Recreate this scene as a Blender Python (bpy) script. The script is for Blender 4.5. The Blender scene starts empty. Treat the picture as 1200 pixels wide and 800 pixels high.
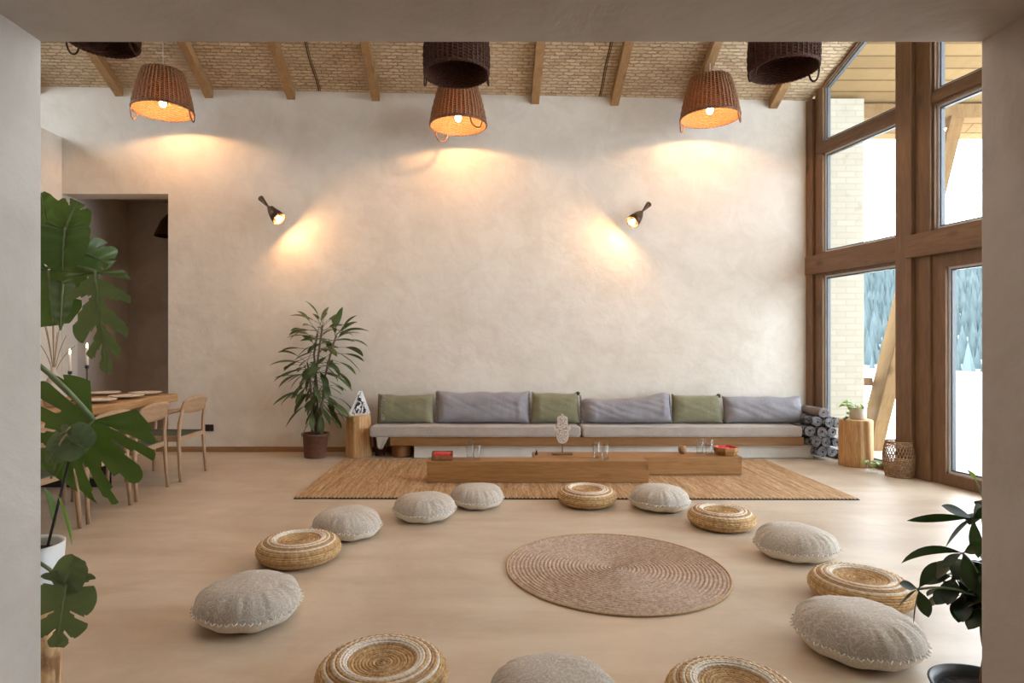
import bpy, bmesh, math, random
from mathutils import Vector, Matrix, noise as mnoise
random.seed(7)
PI = math.pi
sc = bpy.context.scene
C = sc.collection

# ------------------------------------------------------------------ camera, sky, exposure
FPX, CX, CY, HC = 715.0, 568.0, 404.0, 1.4      # focal length in pixels, principal point, eye height
cam_data = bpy.data.cameras.new('camera')
cam = bpy.data.objects.new('camera', cam_data)
C.objects.link(cam)
cam.location = (0, 0, HC)
cam.rotation_euler = (PI / 2, 0, 0)
cam_data.sensor_width = 36.0
cam_data.lens = FPX / 1200 * 36
cam_data.shift_x = (600 - CX) / 1200
cam_data.shift_y = (CY - 400) / 1200
cam_data.clip_end = 3000
cam_data.clip_start = 0.05
sc.camera = cam

SKY_STRENGTH = 3.4
SKY_COLOR = (0.80, 0.91, 1.0, 1)
LAMP_STRENGTH = 190
SCONCE_STRENGTH = 180
WARM = (1.0, 0.54, 0.23, 1)
EXPOSURE = 2.0
world = bpy.data.worlds.new('sky')
sc.world = world
world.use_nodes = True
bg = world.node_tree.nodes['Background']
bg.inputs[0].default_value = SKY_COLOR
bg.inputs[1].default_value = SKY_STRENGTH
sc.view_settings.view_transform = 'Standard'
sc.view_settings.look = 'None'
sc.view_settings.gamma = 1
sc.view_settings.exposure = EXPOSURE
sc.view_settings.use_curve_mapping = False
sc.cycles.use_denoising = True
sc.cycles.max_bounces = 14
sc.cycles.diffuse_bounces = 8
sc.cycles.transparent_max_bounces = 16
sc.cycles.sample_clamp_indirect = 8
sc.cycles.caustics_reflective = False
sc.cycles.caustics_refractive = False


def at(px, py, Y):
    """world point seen at a pixel of the photograph, at depth Y"""
    return Vector(((px - CX) / FPX * Y, Y, HC - (py - CY) / FPX * Y))


def fl(px, py):
    return at(px, py, HC * FPX / (py - CY))


# ------------------------------------------------------------------ materials
MATS = {}


def new_mat(name):
    m = bpy.data.materials.new(name)
    m.use_nodes = True
    nt = m.node_tree
    b = nt.nodes['Principled BSDF']
    MATS[name] = m
    return m, nt, b


def N(nt, t, **kw):
    n = nt.nodes.new(t)
    for k, v in kw.items():
        if k in n.inputs.keys():
            n.inputs[k].default_value = v
        else:
            setattr(n, k, v)
    return n


def rgba(c):
    return (c[0], c[1], c[2], 1)


def srgb(r, g, b):
    f = lambda v: (v / 255 / 12.92) if v / 255 <= 0.04045 else ((v / 255 + 0.055) / 1.055) ** 2.4
    return (f(r), f(g), f(b))


def coords(nt, scale=(1, 1, 1), rot=(0, 0, 0), world_space=False):
    if world_space:
        src = N(nt, 'ShaderNodeNewGeometry').outputs['Position']
    else:
        src = N(nt, 'ShaderNodeTexCoord').outputs['Object']
    mp = N(nt, 'ShaderNodeMapping')
    mp.inputs['Scale'].default_value = scale
    mp.inputs['Rotation'].default_value = rot
    nt.links.new(src, mp.inputs['Vector'])
    return mp.outputs['Vector']


def mix_color(nt, fac, a, b):
    mx = N(nt, 'ShaderNodeMix', data_type='RGBA')
    for sock, val in ((mx.inputs[0], fac), (mx.inputs[6], a), (mx.inputs[7], b)):
        if hasattr(val, 'links') or hasattr(val, 'is_linked'):
            nt.links.new(val, sock)
        elif isinstance(val, (int, float)):
            sock.default_value = val
        else:
            sock.default_value = rgba(val)
    return mx.outputs[2]


def ramp(nt, fac, stops, interp='LINEAR'):
    r = N(nt, 'ShaderNodeValToRGB')
    r.color_ramp.interpolation = interp
    el = r.color_ramp.elements
    while len(el) < len(stops):
        el.new(0.5)
    for e, (p, c) in zip(el, stops):
        e.position = p
        e.color = rgba(c) if len(c) == 3 else c
    nt.links.new(fac, r.inputs[0])
    return r.outputs[0]


def bump(nt, b, height, strength, dist=0.01):
    bp = N(nt, 'ShaderNodeBump')
    bp.inputs['Strength'].default_value = strength
    bp.inputs['Distance'].default_value = dist
    nt.links.new(height, bp.inputs['Height'])
    nt.links.new(bp.outputs[0], b.inputs['Normal'])


def noisy(name, c1, c2, scale=5, rough=0.7, stretch=(1, 1, 1), bump_s=0.0, bump_scale=40, detail=4, spec=0.5,
          lo=0.35, hi=0.65, rot=(0, 0, 0), metal=0, world_space=False, dist=0.01):
    m, nt, b = new_mat(name)
    v = coords(nt, stretch, rot, world_space)
    n = N(nt, 'ShaderNodeTexNoise', Scale=scale, Detail=detail)
    nt.links.new(v, n.inputs['Vector'])
    col = ramp(nt, n.outputs[0], [(lo, c1), (hi, c2)])
    nt.links.new(col, b.inputs['Base Color'])
    b.inputs['Roughness'].default_value = rough
    b.inputs['Specular IOR Level'].default_value = spec
    b.inputs['Metallic'].default_value = metal
    if bump_s:
        n2 = N(nt, 'ShaderNodeTexNoise', Scale=bump_scale, Detail=3)
        nt.links.new(v, n2.inputs['Vector'])
        bump(nt, b, n2.outputs[0], bump_s, dist)
    return m


def plain(name, c, rough=0.6, metal=0, spec=0.5):
    return noisy(name, c, tuple(x * 0.9 for x in c), 8, rough, metal=metal, spec=spec)


def wood(name, c1, c2, axis=0, scale=1.0, rough=0.55, knots=True, spec=0.4):
    """grain running along the given local axis"""
    m, nt, b = new_mat(name)
    st = [9 * scale, 9 * scale, 9 * scale]
    st[axis] = 0.7 * scale
    v = coords(nt, st)
    n = N(nt, 'ShaderNodeTexNoise', Scale=2.0, Detail=6, Roughness=0.65, Distortion=0.8)
    nt.links.new(v, n.inputs['Vector'])
    n3 = N(nt, 'ShaderNodeTexNoise', Scale=9.0, Detail=3)
    nt.links.new(v, n3.inputs['Vector'])
    col = ramp(nt, n.outputs[0], [(0.3, c1), (0.7, c2)])
    dark = tuple(x * 0.72 for x in c1)
    fine = ramp(nt, n3.outputs[0], [(0.45, (0, 0, 0)), (0.7, (0.55, 0.55, 0.55))])
    col = mix_color(nt, fine, col, dark)
    if knots:
        st2 = [4 * scale] * 3
        st2[axis] = 2.2 * scale
        v2 = coords(nt, st2)
        vo = N(nt, 'ShaderNodeTexVoronoi', Scale=0.9)
        nt.links.new(v2, vo.inputs['Vector'])
        k = ramp(nt, vo.outputs['Distance'], [(0.06, (0.8, 0.8, 0.8)), (0.20, (0, 0, 0))])
        col = mix_color(nt, k, col, tuple(x * 0.5 for x in c1))
    nt.links.new(col, b.inputs['Base Color'])
    b.inputs['Roughness'].default_value = rough
    b.inputs['Specular IOR Level'].default_value = spec
    bump(nt, b, n3.outputs[0], 0.15, 0.004)
    return m


def plaster(name, c1, c2, c3, rough=0.75):
    m, nt, b = new_mat(name)
    v = coords(nt, world_space=True)
    n1 = N(nt, 'ShaderNodeTexNoise', Scale=0.55, Detail=6, Roughness=0.62, Distortion=1.2)
    n2 = N(nt, 'ShaderNodeTexNoise', Scale=2.6, Detail=7, Roughness=0.66, Distortion=0.7)
    n3 = N(nt, 'ShaderNodeTexNoise', Scale=7.0, Detail=6)
    for n in (n1, n2, n3):
        nt.links.new(v, n.inputs['Vector'])
    a = ramp(nt, n1.outputs[0], [(0.33, c1), (0.64, c2)])
    f = ramp(nt, n2.outputs[0], [(0.42, (0, 0, 0)), (0.68, (0.7, 0.7, 0.7))])
    col = mix_color(nt, f, a, c3)
    nt.links.new(col, b.inputs['Base Color'])
    b.inputs['Roughness'].default_value = rough
    b.inputs['Specular IOR Level'].default_value = 0.25
    ad = N(nt, 'ShaderNodeMath', operation='ADD')
    nt.links.new(n2.outputs[0], ad.inputs[0])
    nt.links.new(n3.outputs[0], ad.inputs[1])
    bump(nt, b, ad.outputs[0], 0.22, 0.03)
    return m


M_wall = plaster('lime_plaster', (0.66, 0.60, 0.52), (0.72, 0.67, 0.60), (0.60, 0.54, 0.46))
M_corr = plaster('shaded_corridor_plaster', (0.36, 0.30, 0.25), (0.42, 0.355, 0.30), (0.30, 0.245, 0.20))  # darker plaster copy, the corridor's shade put into its colour
M_corr_l = plaster('half_lit_corridor_plaster', (0.52, 0.45, 0.40), (0.58, 0.51, 0.45), (0.46, 0.39, 0.34))  # lighter copy, light falling on the corridor side wall put into its colour
M_front = plaster('partition_plaster', (0.56, 0.51, 0.455), (0.62, 0.575, 0.525), (0.50, 0.45, 0.40))
M_floor, nt, b = new_mat('microcement_floor')
v = coords(nt, (1, 1, 1), world_space=True)
n1 = N(nt, 'ShaderNodeTexNoise', Scale=0.8, Detail=6, Roughness=0.62, Distortion=0.9)
n2 = N(nt, 'ShaderNodeTexNoise', Scale=2.4, Detail=8, Roughness=0.7, Distortion=0.5)
v2 = coords(nt, (0.7, 3.2, 1), (0, 0, 0.25), True)
n3 = N(nt, 'ShaderNodeTexNoise', Scale=1.4, Detail=6, Roughness=0.6)
nt.links.new(v, n1.inputs['Vector']); nt.links.new(v, n2.inputs['Vector']); nt.links.new(v2, n3.inputs['Vector'])
a = ramp(nt, n1.outputs[0], [(0.36, (0.455, 0.36, 0.262)), (0.62, (0.575, 0.478, 0.368))])
f = ramp(nt, n3.outputs[0], [(0.45, (0, 0, 0)), (0.72, (0.6, 0.6, 0.6))])
a = mix_color(nt, f, a, (0.385, 0.285, 0.195))
f2 = ramp(nt, n2.outputs[0], [(0.5, (0, 0, 0)), (0.75, (0.5, 0.5, 0.5))])
a = mix_color(nt, f2, a, (0.60, 0.52, 0.425))
nt.links.new(a, b.inputs['Base Color'])
rr = ramp(nt, n2.outputs[0], [(0.3, (0.34, 0.34, 0.34)), (0.7, (0.48, 0.48, 0.48))])
nt.links.new(rr, b.inputs['Roughness'])
b.inputs['Specular IOR Level'].default_value = 0.55
bump(nt, b, n2.outputs[0], 0.06, 0.02)

# woven reed matting of the ceiling
M_mat, nt, b = new_mat('reed_matting')
v = coords(nt, world_space=True)
br = N(nt, 'ShaderNodeTexBrick', offset=0.5, offset_frequency=2, squash=1.0)
for k, val in (('Scale', 1.0), ('Mortar Size', 0.008), ('Brick Width', 0.13), ('Row Height', 0.042), ('Mortar Smooth', 1.0), ('Bias', -0.1)):
    br.inputs[k].default_value = val
dn = N(nt, 'ShaderNodeTexNoise', Scale=22.0, Detail=4)
nt.links.new(v, dn.inputs['Vector'])
vm = N(nt, 'ShaderNodeVectorMath', operation='MULTIPLY_ADD')
nt.links.new(dn.outputs['Color'], vm.inputs[0])
vm.inputs[1].default_value = (0.09, 0.038, 0)
nt.links.new(v, vm.inputs[2])
nt.links.new(vm.outputs[0], br.inputs['Vector'])
br.inputs['Color1'].default_value = rgba((0.66, 0.515, 0.335))
br.inputs['Color2'].default_value = rgba((0.44, 0.31, 0.18))
br.inputs['Mortar'].default_value = rgba((0.27, 0.18, 0.10))
sn = N(nt, 'ShaderNodeTexNoise', Scale=3.0, Detail=5)
nt.links.new(v, sn.inputs['Vector'])
f = ramp(nt, sn.outputs[0], [(0.4, (0, 0, 0)), (0.7, (0.6, 0.6, 0.6))])
col = mix_color(nt, f, br.outputs['Color'], (0.58, 0.445, 0.28))
nt.links.new(col, b.inputs['Base Color'])
b.inputs['Roughness'].default_value = 0.8
inv = N(nt, 'ShaderNodeMath', operation='SUBTRACT')
inv.inputs[0].default_value = 1
nt.links.new(br.outputs['Fac'], inv.inputs[1])
bump(nt, b, inv.outputs[0], 0.9, 0.015)

M_reed_edge = plain('dark_reed_edge', (0.10, 0.06, 0.03), 0.9)
M_beam = wood('rafter_wood', (0.30, 0.165, 0.065), (0.42, 0.255, 0.115), 1, rough=0.6)
M_frame = wood('oiled_timber', (0.135, 0.072, 0.036), (0.215, 0.122, 0.064), 2, rough=0.5)
M_frame_h = wood('oiled_timber_rail', (0.135, 0.072, 0.036), (0.215, 0.122, 0.064), 1, rough=0.5)
M_bead = plain('pale_glazing_bead', (0.62, 0.64, 0.66), 0.35)
M_gasket = plain('dark_gasket', (0.05, 0.055, 0.06), 0.5)
M_skirt = wood('skirting_wood', (0.26, 0.145, 0.065), (0.36, 0.21, 0.10), 0, rough=0.5, knots=False)
M_pine = wood('pine_block_wood', (0.255, 0.118, 0.036), (0.37, 0.19, 0.066), 0, rough=0.5)
M_board = wood('bench_board_wood', (0.215, 0.098, 0.029), (0.295, 0.15, 0.052), 0, rough=0.55, knots=False)
M_stump = wood('stump_wood', (0.36, 0.18, 0.065), (0.66, 0.41, 0.19), 2, 1.6, rough=0.6, knots=False)
M_stump_top = noisy('stump_end_grain', (0.56, 0.36, 0.17), (0.70, 0.49, 0.27), 14, 0.7)
M_bark = noisy('birch_bark', (0.24, 0.12, 0.05), (0.60, 0.39, 0.20), 15, 0.85, (1, 1, 0.55), 0.9, 20, lo=0.40, hi=0.54)
M_oak = wood('pale_oak', (0.33, 0.20, 0.115), (0.45, 0.30, 0.185), 2, 2.0, rough=0.5, knots=False)
M_oak_y = wood('pale_oak_back', (0.33, 0.20, 0.115), (0.45, 0.30, 0.185), 1, 2.0, rough=0.5, knots=False)
M_ttop = wood('dining_slab_wood', (0.36, 0.20, 0.085), (0.52, 0.31, 0.15), 1, rough=0.5)
M_web = noisy('green_webbing', (0.035, 0.045, 0.03), (0.075, 0.09, 0.055), 60, 0.8, (1, 6, 1), 0.5, 60)
M_black = plain('black_metal', (0.013, 0.013, 0.014), 0.45)
M_dark_wicker = noisy('dark_wicker', (0.026, 0.0095, 0.006), (0.075, 0.028, 0.016), 40, 0.6, (1, 1, 3), spec=0.15)


def wicker_lit(name, c1, c2, trans):
    m, nt, b = new_mat(name)
    v = coords(nt, (1, 1, 3))
    n = N(nt, 'ShaderNodeTexNoise', Scale=36.0, Detail=3)
    nt.links.new(v, n.inputs['Vector'])
    col = ramp(nt, n.outputs[0], [(0.35, c1), (0.65, c2)])
    nt.links.new(col, b.inputs['Base Color'])
    b.inputs['Roughness'].default_value = 0.6
    tr = N(nt, 'ShaderNodeBsdfTranslucent')
    tr.inputs[0].default_value = (0.80, 0.42, 0.15, 1)
    mx = N(nt, 'ShaderNodeMixShader')
    mx.inputs[0].default_value = trans
    nt.links.new(b.outputs[0], mx.inputs[1])
    nt.links.new(tr.outputs[0], mx.inputs[2])
    nt.links.new(mx.outputs[0], nt.nodes['Material Output'].inputs[0])
    return m


M_wicker = wicker_lit('brown_wicker', (0.085, 0.038, 0.017), (0.25, 0.125, 0.055), 0.15)
M_wicker_st = wicker_lit('light_brown_wicker', (0.20, 0.10, 0.045), (0.38, 0.215, 0.105), 0.12)
M_wicker_dk = noisy('brown_wicker_rim', (0.10, 0.04, 0.018), (0.22, 0.10, 0.045), 30, 0.6)


def emit(name, c, s):
    m, nt, b = new_mat(name)
    b.inputs['Base Color'].default_value = (0, 0, 0, 1)
    b.inputs['Emission Color'].default_value = c
    b.inputs['Emission Strength'].default_value = s
    return m


M_bulb = emit('glowing_bulb', WARM, LAMP_STRENGTH)
M_sbulb = emit('glowing_sconce_bulb', WARM, SCONCE_STRENGTH)
M_flame = emit('candle_flame', (1.0, 0.55, 0.2, 1), 25)
M_bronze = noisy('dark_bronze', (0.03, 0.018, 0.012), (0.07, 0.04, 0.025), 20, 0.4, metal=0.6)
M_brass_in = plain('copper_shade', (0.45, 0.22, 0.10), 0.45, 0.3)

def glass_fac(nt, f0, f1):
    w_ = N(nt, 'ShaderNodeLayerWeight', Blend=0.5)
    pw = N(nt, 'ShaderNodeMath', operation='POWER')
    nt.links.new(w_.outputs['Facing'], pw.inputs[0])
    pw.inputs[1].default_value = 5.0
    ma = N(nt, 'ShaderNodeMath', operation='MULTIPLY_ADD')
    nt.links.new(pw.outputs[0], ma.inputs[0])
    ma.inputs[1].default_value = f1
    ma.inputs[2].default_value = f0
    return ma


M_glass, nt, b = new_mat('window_glass')
nt.nodes.remove(b)
tb = N(nt, 'ShaderNodeBsdfTransparent')
gb = N(nt, 'ShaderNodeBsdfGlossy', Roughness=0.01)
lw = glass_fac(nt, 0.03, 0.55)
mx = N(nt, 'ShaderNodeMixShader')
nt.links.new(lw.outputs[0], mx.inputs[0]); nt.links.new(tb.outputs[0], mx.inputs[1]); nt.links.new(gb.outputs[0], mx.inputs[2])
nt.links.new(mx.outputs[0], nt.nodes['Material Output'].inputs[0])
M_tumbler, nt, b = new_mat('tumbler_glass')
nt.nodes.remove(b)
tb = N(nt, 'ShaderNodeBsdfTransparent')
tb.inputs[0].default_value = (0.985, 0.99, 0.99, 1)
gb = N(nt, 'ShaderNodeBsdfGlossy', Roughness=0.12)
lw = glass_fac(nt, 0.05, 0.75)
mx = N(nt, 'ShaderNodeMixShader')
nt.links.new(lw.outputs[0], mx.inputs[0]); nt.links.new(tb.outputs[0], mx.inputs[1]); nt.links.new(gb.outputs[0], mx.inputs[2])
nt.links.new(mx.outputs[0], nt.nodes['Material Output'].inputs[0])

# fabrics
M_jute, nt, b = new_mat('jute_weave')
v = coords(nt, (26, 1.3, 1))
n = N(nt, 'ShaderNodeTexNoise', Scale=1.0, Detail=5, Roughness=0.7)
nt.links.new(v, n.inputs['Vector'])
v2 = coords(nt, (60, 9, 1))
n2 = N(nt, 'ShaderNodeTexNoise', Scale=1.0, Detail=2)
nt.links.new(v2, n2.inputs['Vector'])
col = ramp(nt, n.outputs[0], [(0.3, (0.24, 0.125, 0.055)), (0.5, (0.42, 0.265, 0.14)), (0.7, (0.58, 0.42, 0.265))])
f = ramp(nt, n2.outputs[0], [(0.45, (0, 0, 0)), (0.65, (0.6, 0.6, 0.6))])
col = mix_color(nt, f, col, (0.25, 0.135, 0.065))
nt.links.new(col, b.inputs['Base Color'])
b.inputs['Roughness'].default_value = 0.9
b.inputs['Specular IOR Level'].default_value = 0.15
bump(nt, b, n2.outputs[0], 0.8, 0.01)
M_stitch = plain('dark_stitching', (0.02, 0.015, 0.012), 0.8)

M_coil = noisy('coiled_rope', (0.36, 0.25, 0.18), (0.54, 0.42, 0.335), 60, 0.9, bump_s=0.6, bump_scale=110, spec=0.15)
M_coil_edge = noisy('coil_border', (0.40, 0.26, 0.14), (0.52, 0.36, 0.22), 60, 0.9, spec=0.15)


def linen(name, c1, c2, weave=1.0, print_c=None):
    m, nt, b = new_mat(name)
    v = coords(nt)
    n = N(nt, 'ShaderNodeTexNoise', Scale=120.0, Detail=3)
    n2 = N(nt, 'ShaderNodeTexNoise', Scale=5.0, Detail=4)
    nt.links.new(v, n.inputs['Vector']); nt.links.new(v, n2.inputs['Vector'])
    col = ramp(nt, n2.outputs[0], [(0.35, c1), (0.65, c2)])
    f = ramp(nt, n.outputs[0], [(0.42, (0, 0, 0)), (0.62, (0.5, 0.5, 0.5))])
    col = mix_color(nt, f, col, tuple(min(1, x * 1.35) for x in c2))
    if print_c:
        w = N(nt, 'ShaderNodeTexWave', Scale=9.0, Distortion=26.0, Detail=2.0)
        w.inputs['Detail Scale'].default_value = 1.4
        nt.links.new(v, w.inputs['Vector'])
        g = ramp(nt, w.outputs['Fac'], [(0.80, (0, 0, 0)), (0.95, (0.62, 0.62, 0.62))])
        col = mix_color(nt, g, col, print_c)
    nt.links.new(col, b.inputs['Base Color'])
    b.inputs['Roughness'].default_value = 0.92
    b.inputs['Specular IOR Level'].default_value = 0.12
    b.inputs['Sheen Weight'].default_value = 0.15
    bump(nt, b, n.outputs[0], 0.35 * weave, 0.004)
    return m


M_cush = linen('grey_printed_linen', (0.365, 0.322, 0.272), (0.425, 0.380, 0.325), 1, (0.60, 0.55, 0.485))
M_cush_under = linen('cream_cotton', (0.62, 0.57, 0.49), (0.68, 0.63, 0.55))
M_lace = plain('white_lace', (0.74, 0.70, 0.64), 0.9)
M_straw = noisy('straw_braid', (0.42, 0.255, 0.11), (0.62, 0.43, 0.22), 45, 0.8, bump_s=0.8, bump_scale=70, spec=0.25)
M_straw_dk = noisy('tan_straw_braid', (0.34, 0.195, 0.085), (0.50, 0.32, 0.165), 45, 0.8, bump_s=0.8, bump_scale=70, spec=0.25)
M_straw_wh = noisy('white_straw_braid', (0.66, 0.58, 0.48), (0.78, 0.71, 0.61), 45, 0.8, bump_s=0.8, bump_scale=70, spec=0.25)
M_bolster = linen('grey_lilac_linen', (0.205, 0.195, 0.215), (0.255, 0.245, 0.265))
M_green = linen('sage_linen', (0.165, 0.158, 0.098), (0.21, 0.20, 0.128))
M_green_dk = linen('dark_braid', (0.05, 0.042, 0.03), (0.09, 0.075, 0.055))
M_pattern = noisy('woven_edge_panel', (0.07, 0.065, 0.05), (0.34, 0.31, 0.24), 55, 0.9)
M_mattress = linen('taupe_canvas', (0.33, 0.285, 0.25), (0.39, 0.34, 0.30))
M_plinth = plaster('white_render', (0.66, 0.64, 0.585), (0.72, 0.70, 0.65), (0.60, 0.575, 0.52))


def leaf_mat(name, c1, c2, rough=0.4):
    m = noisy(name, c1, c2, 9, rough, spec=0.5)
    nt = m.node_tree
    b = nt.nodes['Principled BSDF']
    tr = N(nt, 'ShaderNodeBsdfTranslucent')
    tr.inputs[0].default_value = rgba((c2[0] * 1.6, c2[1] * 1.7, c2[2] * 0.7))
    mx = N(nt, 'ShaderNodeMixShader')
    mx.inputs[0].default_value = 0.18
    nt.links.new(b.outputs[0], mx.inputs[1])
    nt.links.new(tr.outputs[0], mx.inputs[2])
    nt.links.new(mx.outputs[0], nt.nodes['Material Output'].inputs[0])
    return m


M_leaf_m = leaf_mat('monstera_green', (0.055, 0.12, 0.028), (0.09, 0.175, 0.045))
M_leaf_pale = leaf_mat('monstera_dusty_green', (0.10, 0.165, 0.085), (0.15, 0.22, 0.12), 0.5)
M_leaf_new = leaf_mat('new_leaf_green', (0.12, 0.27, 0.03), (0.17, 0.34, 0.05))
M_leaf_d = leaf_mat('dracaena_green', (0.030, 0.052, 0.020), (0.085, 0.125, 0.045))
M_leaf_p = leaf_mat('dark_palmate_green', (0.010, 0.022, 0.007), (0.022, 0.045, 0.012))
M_leaf_s = leaf_mat('pothos_green', (0.15, 0.27, 0.04), (0.25, 0.40, 0.09))
M_stem = noisy('plant_stem', (0.15, 0.20, 0.09), (0.22, 0.28, 0.14), 12, 0.6)
M_cane = noisy('cane_stem', (0.10, 0.075, 0.045), (0.17, 0.13, 0.085), 20, 0.7)
M_soil = noisy('soil', (0.012, 0.008, 0.006), (0.035, 0.024, 0.016), 50, 0.95, bump_s=1, bump_scale=60)
M_pot_br = wood('brown_slatted_pot', (0.11, 0.045, 0.028), (0.20, 0.095, 0.06), 0, 2.0, knots=False)
M_white = plain('white_ceramic', (0.75, 0.76, 0.76), 0.35)
M_cer = noisy('sandy_ceramic', (0.50, 0.42, 0.34), (0.58, 0.50, 0.42), 12, 0.55)
M_roll = None
M_red = noisy('red_glaze', (0.55, 0.02, 0.02), (0.70, 0.05, 0.05), 14, 0.35)
M_carton = noisy('printed_carton', (0.10, 0.11, 0.035), (0.42, 0.10, 0.05), 28, 0.5)
M_hamsa = noisy('carved_pale_wood', (0.16, 0.10, 0.07), (0.58, 0.49, 0.41), 70, 0.75, lo=0.38, hi=0.52)
M_hamsa_rim = noisy('carved_pale_rim', (0.50, 0.41, 0.33), (0.60, 0.52, 0.44), 30, 0.75)
M_marble, nt, b = new_mat('silver_black_swirl')
v = coords(nt)
w = N(nt, 'ShaderNodeTexWave', Scale=5.0, Distortion=16.0, Detail=3.0)
w.inputs['Detail Scale'].default_value = 2.0
nt.links.new(v, w.inputs['Vector'])
nt.links.new(ramp(nt, w.outputs['Fac'], [(0.3, (0.03, 0.03, 0.035)), (0.7, (0.75, 0.75, 0.78))]), b.inputs['Base Color'])
b.inputs['Roughness'].default_value = 0.3
b.inputs['Metallic'].default_value = 0.3
M_roll, nt, b = new_mat('navy_white_blanket')
v = coords(nt)
w = N(nt, 'ShaderNodeTexNoise', Scale=24.0, Detail=3.0)
nt.links.new(v, w.inputs['Vector'])
nt.links.new(ramp(nt, w.outputs[0], [(0.42, (0.035, 0.04, 0.055)), (0.6, (0.23, 0.24, 0.27))]), b.inputs['Base Color'])
b.inputs['Roughness'].default_value = 0.95
M_roll_pale = linen('pale_blanket_fold', (0.34, 0.36, 0.40), (0.42, 0.44, 0.48))
M_roll_brown = linen('taupe_blanket', (0.16, 0.13, 0.12), (0.22, 0.185, 0.17))
M_rattan = noisy('natural_rattan', (0.22, 0.12, 0.055), (0.38, 0.23, 0.12), 40, 0.7)
M_candle = plain('white_wax', (0.80, 0.76, 0.68), 0.5)
M_dry = noisy('dried_stem', (0.30, 0.22, 0.11), (0.42, 0.32, 0.18), 30, 0.9)
M_dry_head = noisy('dried_flower', (0.30, 0.15, 0.12), (0.46, 0.28, 0.22), 60, 0.95)
M_plate = noisy('pale_stoneware', (0.60, 0.50, 0.40), (0.70, 0.61, 0.51), 20, 0.5)
# outdoors
M_snow = noisy('snow', (0.83, 0.85, 0.88), (0.88, 0.89, 0.90), 0.2, 0.9, spec=0.1)
M_forest = noisy('hazed_spruce_forest', (0.052, 0.073, 0.076), (0.082, 0.106, 0.108), 0.05, 0.95, spec=0.05)  # distance haze put into the colour: paler, greyer than bare spruce
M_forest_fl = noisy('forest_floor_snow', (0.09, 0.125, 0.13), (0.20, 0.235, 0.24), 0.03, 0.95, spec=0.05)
M_soffit, nt, b = new_mat('soffit_planks')
v = coords(nt, (1, 1, 1), world_space=True)
br = N(nt, 'ShaderNodeTexBrick', offset=0.37)
for k, val in (('Scale', 1.0), ('Mortar Size', 0.010), ('Brick Width', 3.4), ('Row Height', 0.16)):
    br.inputs[k].default_value = val
br.inputs['Color1'].default_value = rgba((0.26, 0.175, 0.085)); br.inputs['Color2'].default_value = rgba((0.21, 0.135, 0.065))
br.inputs['Mortar'].default_value = rgba((0.13, 0.08, 0.037))
nt.links.new(v, br.inputs['Vector'])
nt.links.new(br.outputs['Color'], b.inputs['Base Color'])
b.inputs['Roughness'].default_value = 0.95
b.inputs['Specular IOR Level'].default_value = 0.03
M_lbrick, nt, b = new_mat('limewashed_brick')
v = coords(nt, (1, 1, 1), (PI / 2, 0, 0), True)
br = N(nt, 'ShaderNodeTexBrick')
for k, val in (('Scale', 1.0), ('Mortar Size', 0.012), ('Brick Width', 0.25), ('Row Height', 0.08), ('Mortar Smooth', 0.8)):
    br.inputs[k].default_value = val
br.inputs['Color1'].default_value = rgba((0.33, 0.30, 0.235)); br.inputs['Color2'].default_value = rgba((0.30, 0.272, 0.21))
br.inputs['Mortar'].default_value = rgba((0.275, 0.245, 0.185))
nt.links.new(v, br.inputs['Vector'])
n = N(nt, 'ShaderNodeTexNoise', Scale=3.0, Detail=7, Roughness=0.7)
nt.links.new(v, n.inputs['Vector'])
f = ramp(nt, n.outputs[0], [(0.60, (0, 0, 0)), (0.70, (0.6, 0.6, 0.6))])
nt.links.new(mix_color(nt, f, br.outputs['Color'], (0.18, 0.14, 0.08)), b.inputs['Base Color'])
b.inputs['Roughness'].default_value = 0.9
bump(nt, b, br.outputs['Fac'], -0.4, 0.01)
M_spruce = wood('new_spruce_timber', (0.165, 0.098, 0.045), (0.215, 0.138, 0.07), 2, rough=0.95, spec=0.03)
M_greyboard = plain('grey_eave_board', (0.30, 0.31, 0.32), 0.6)


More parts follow.
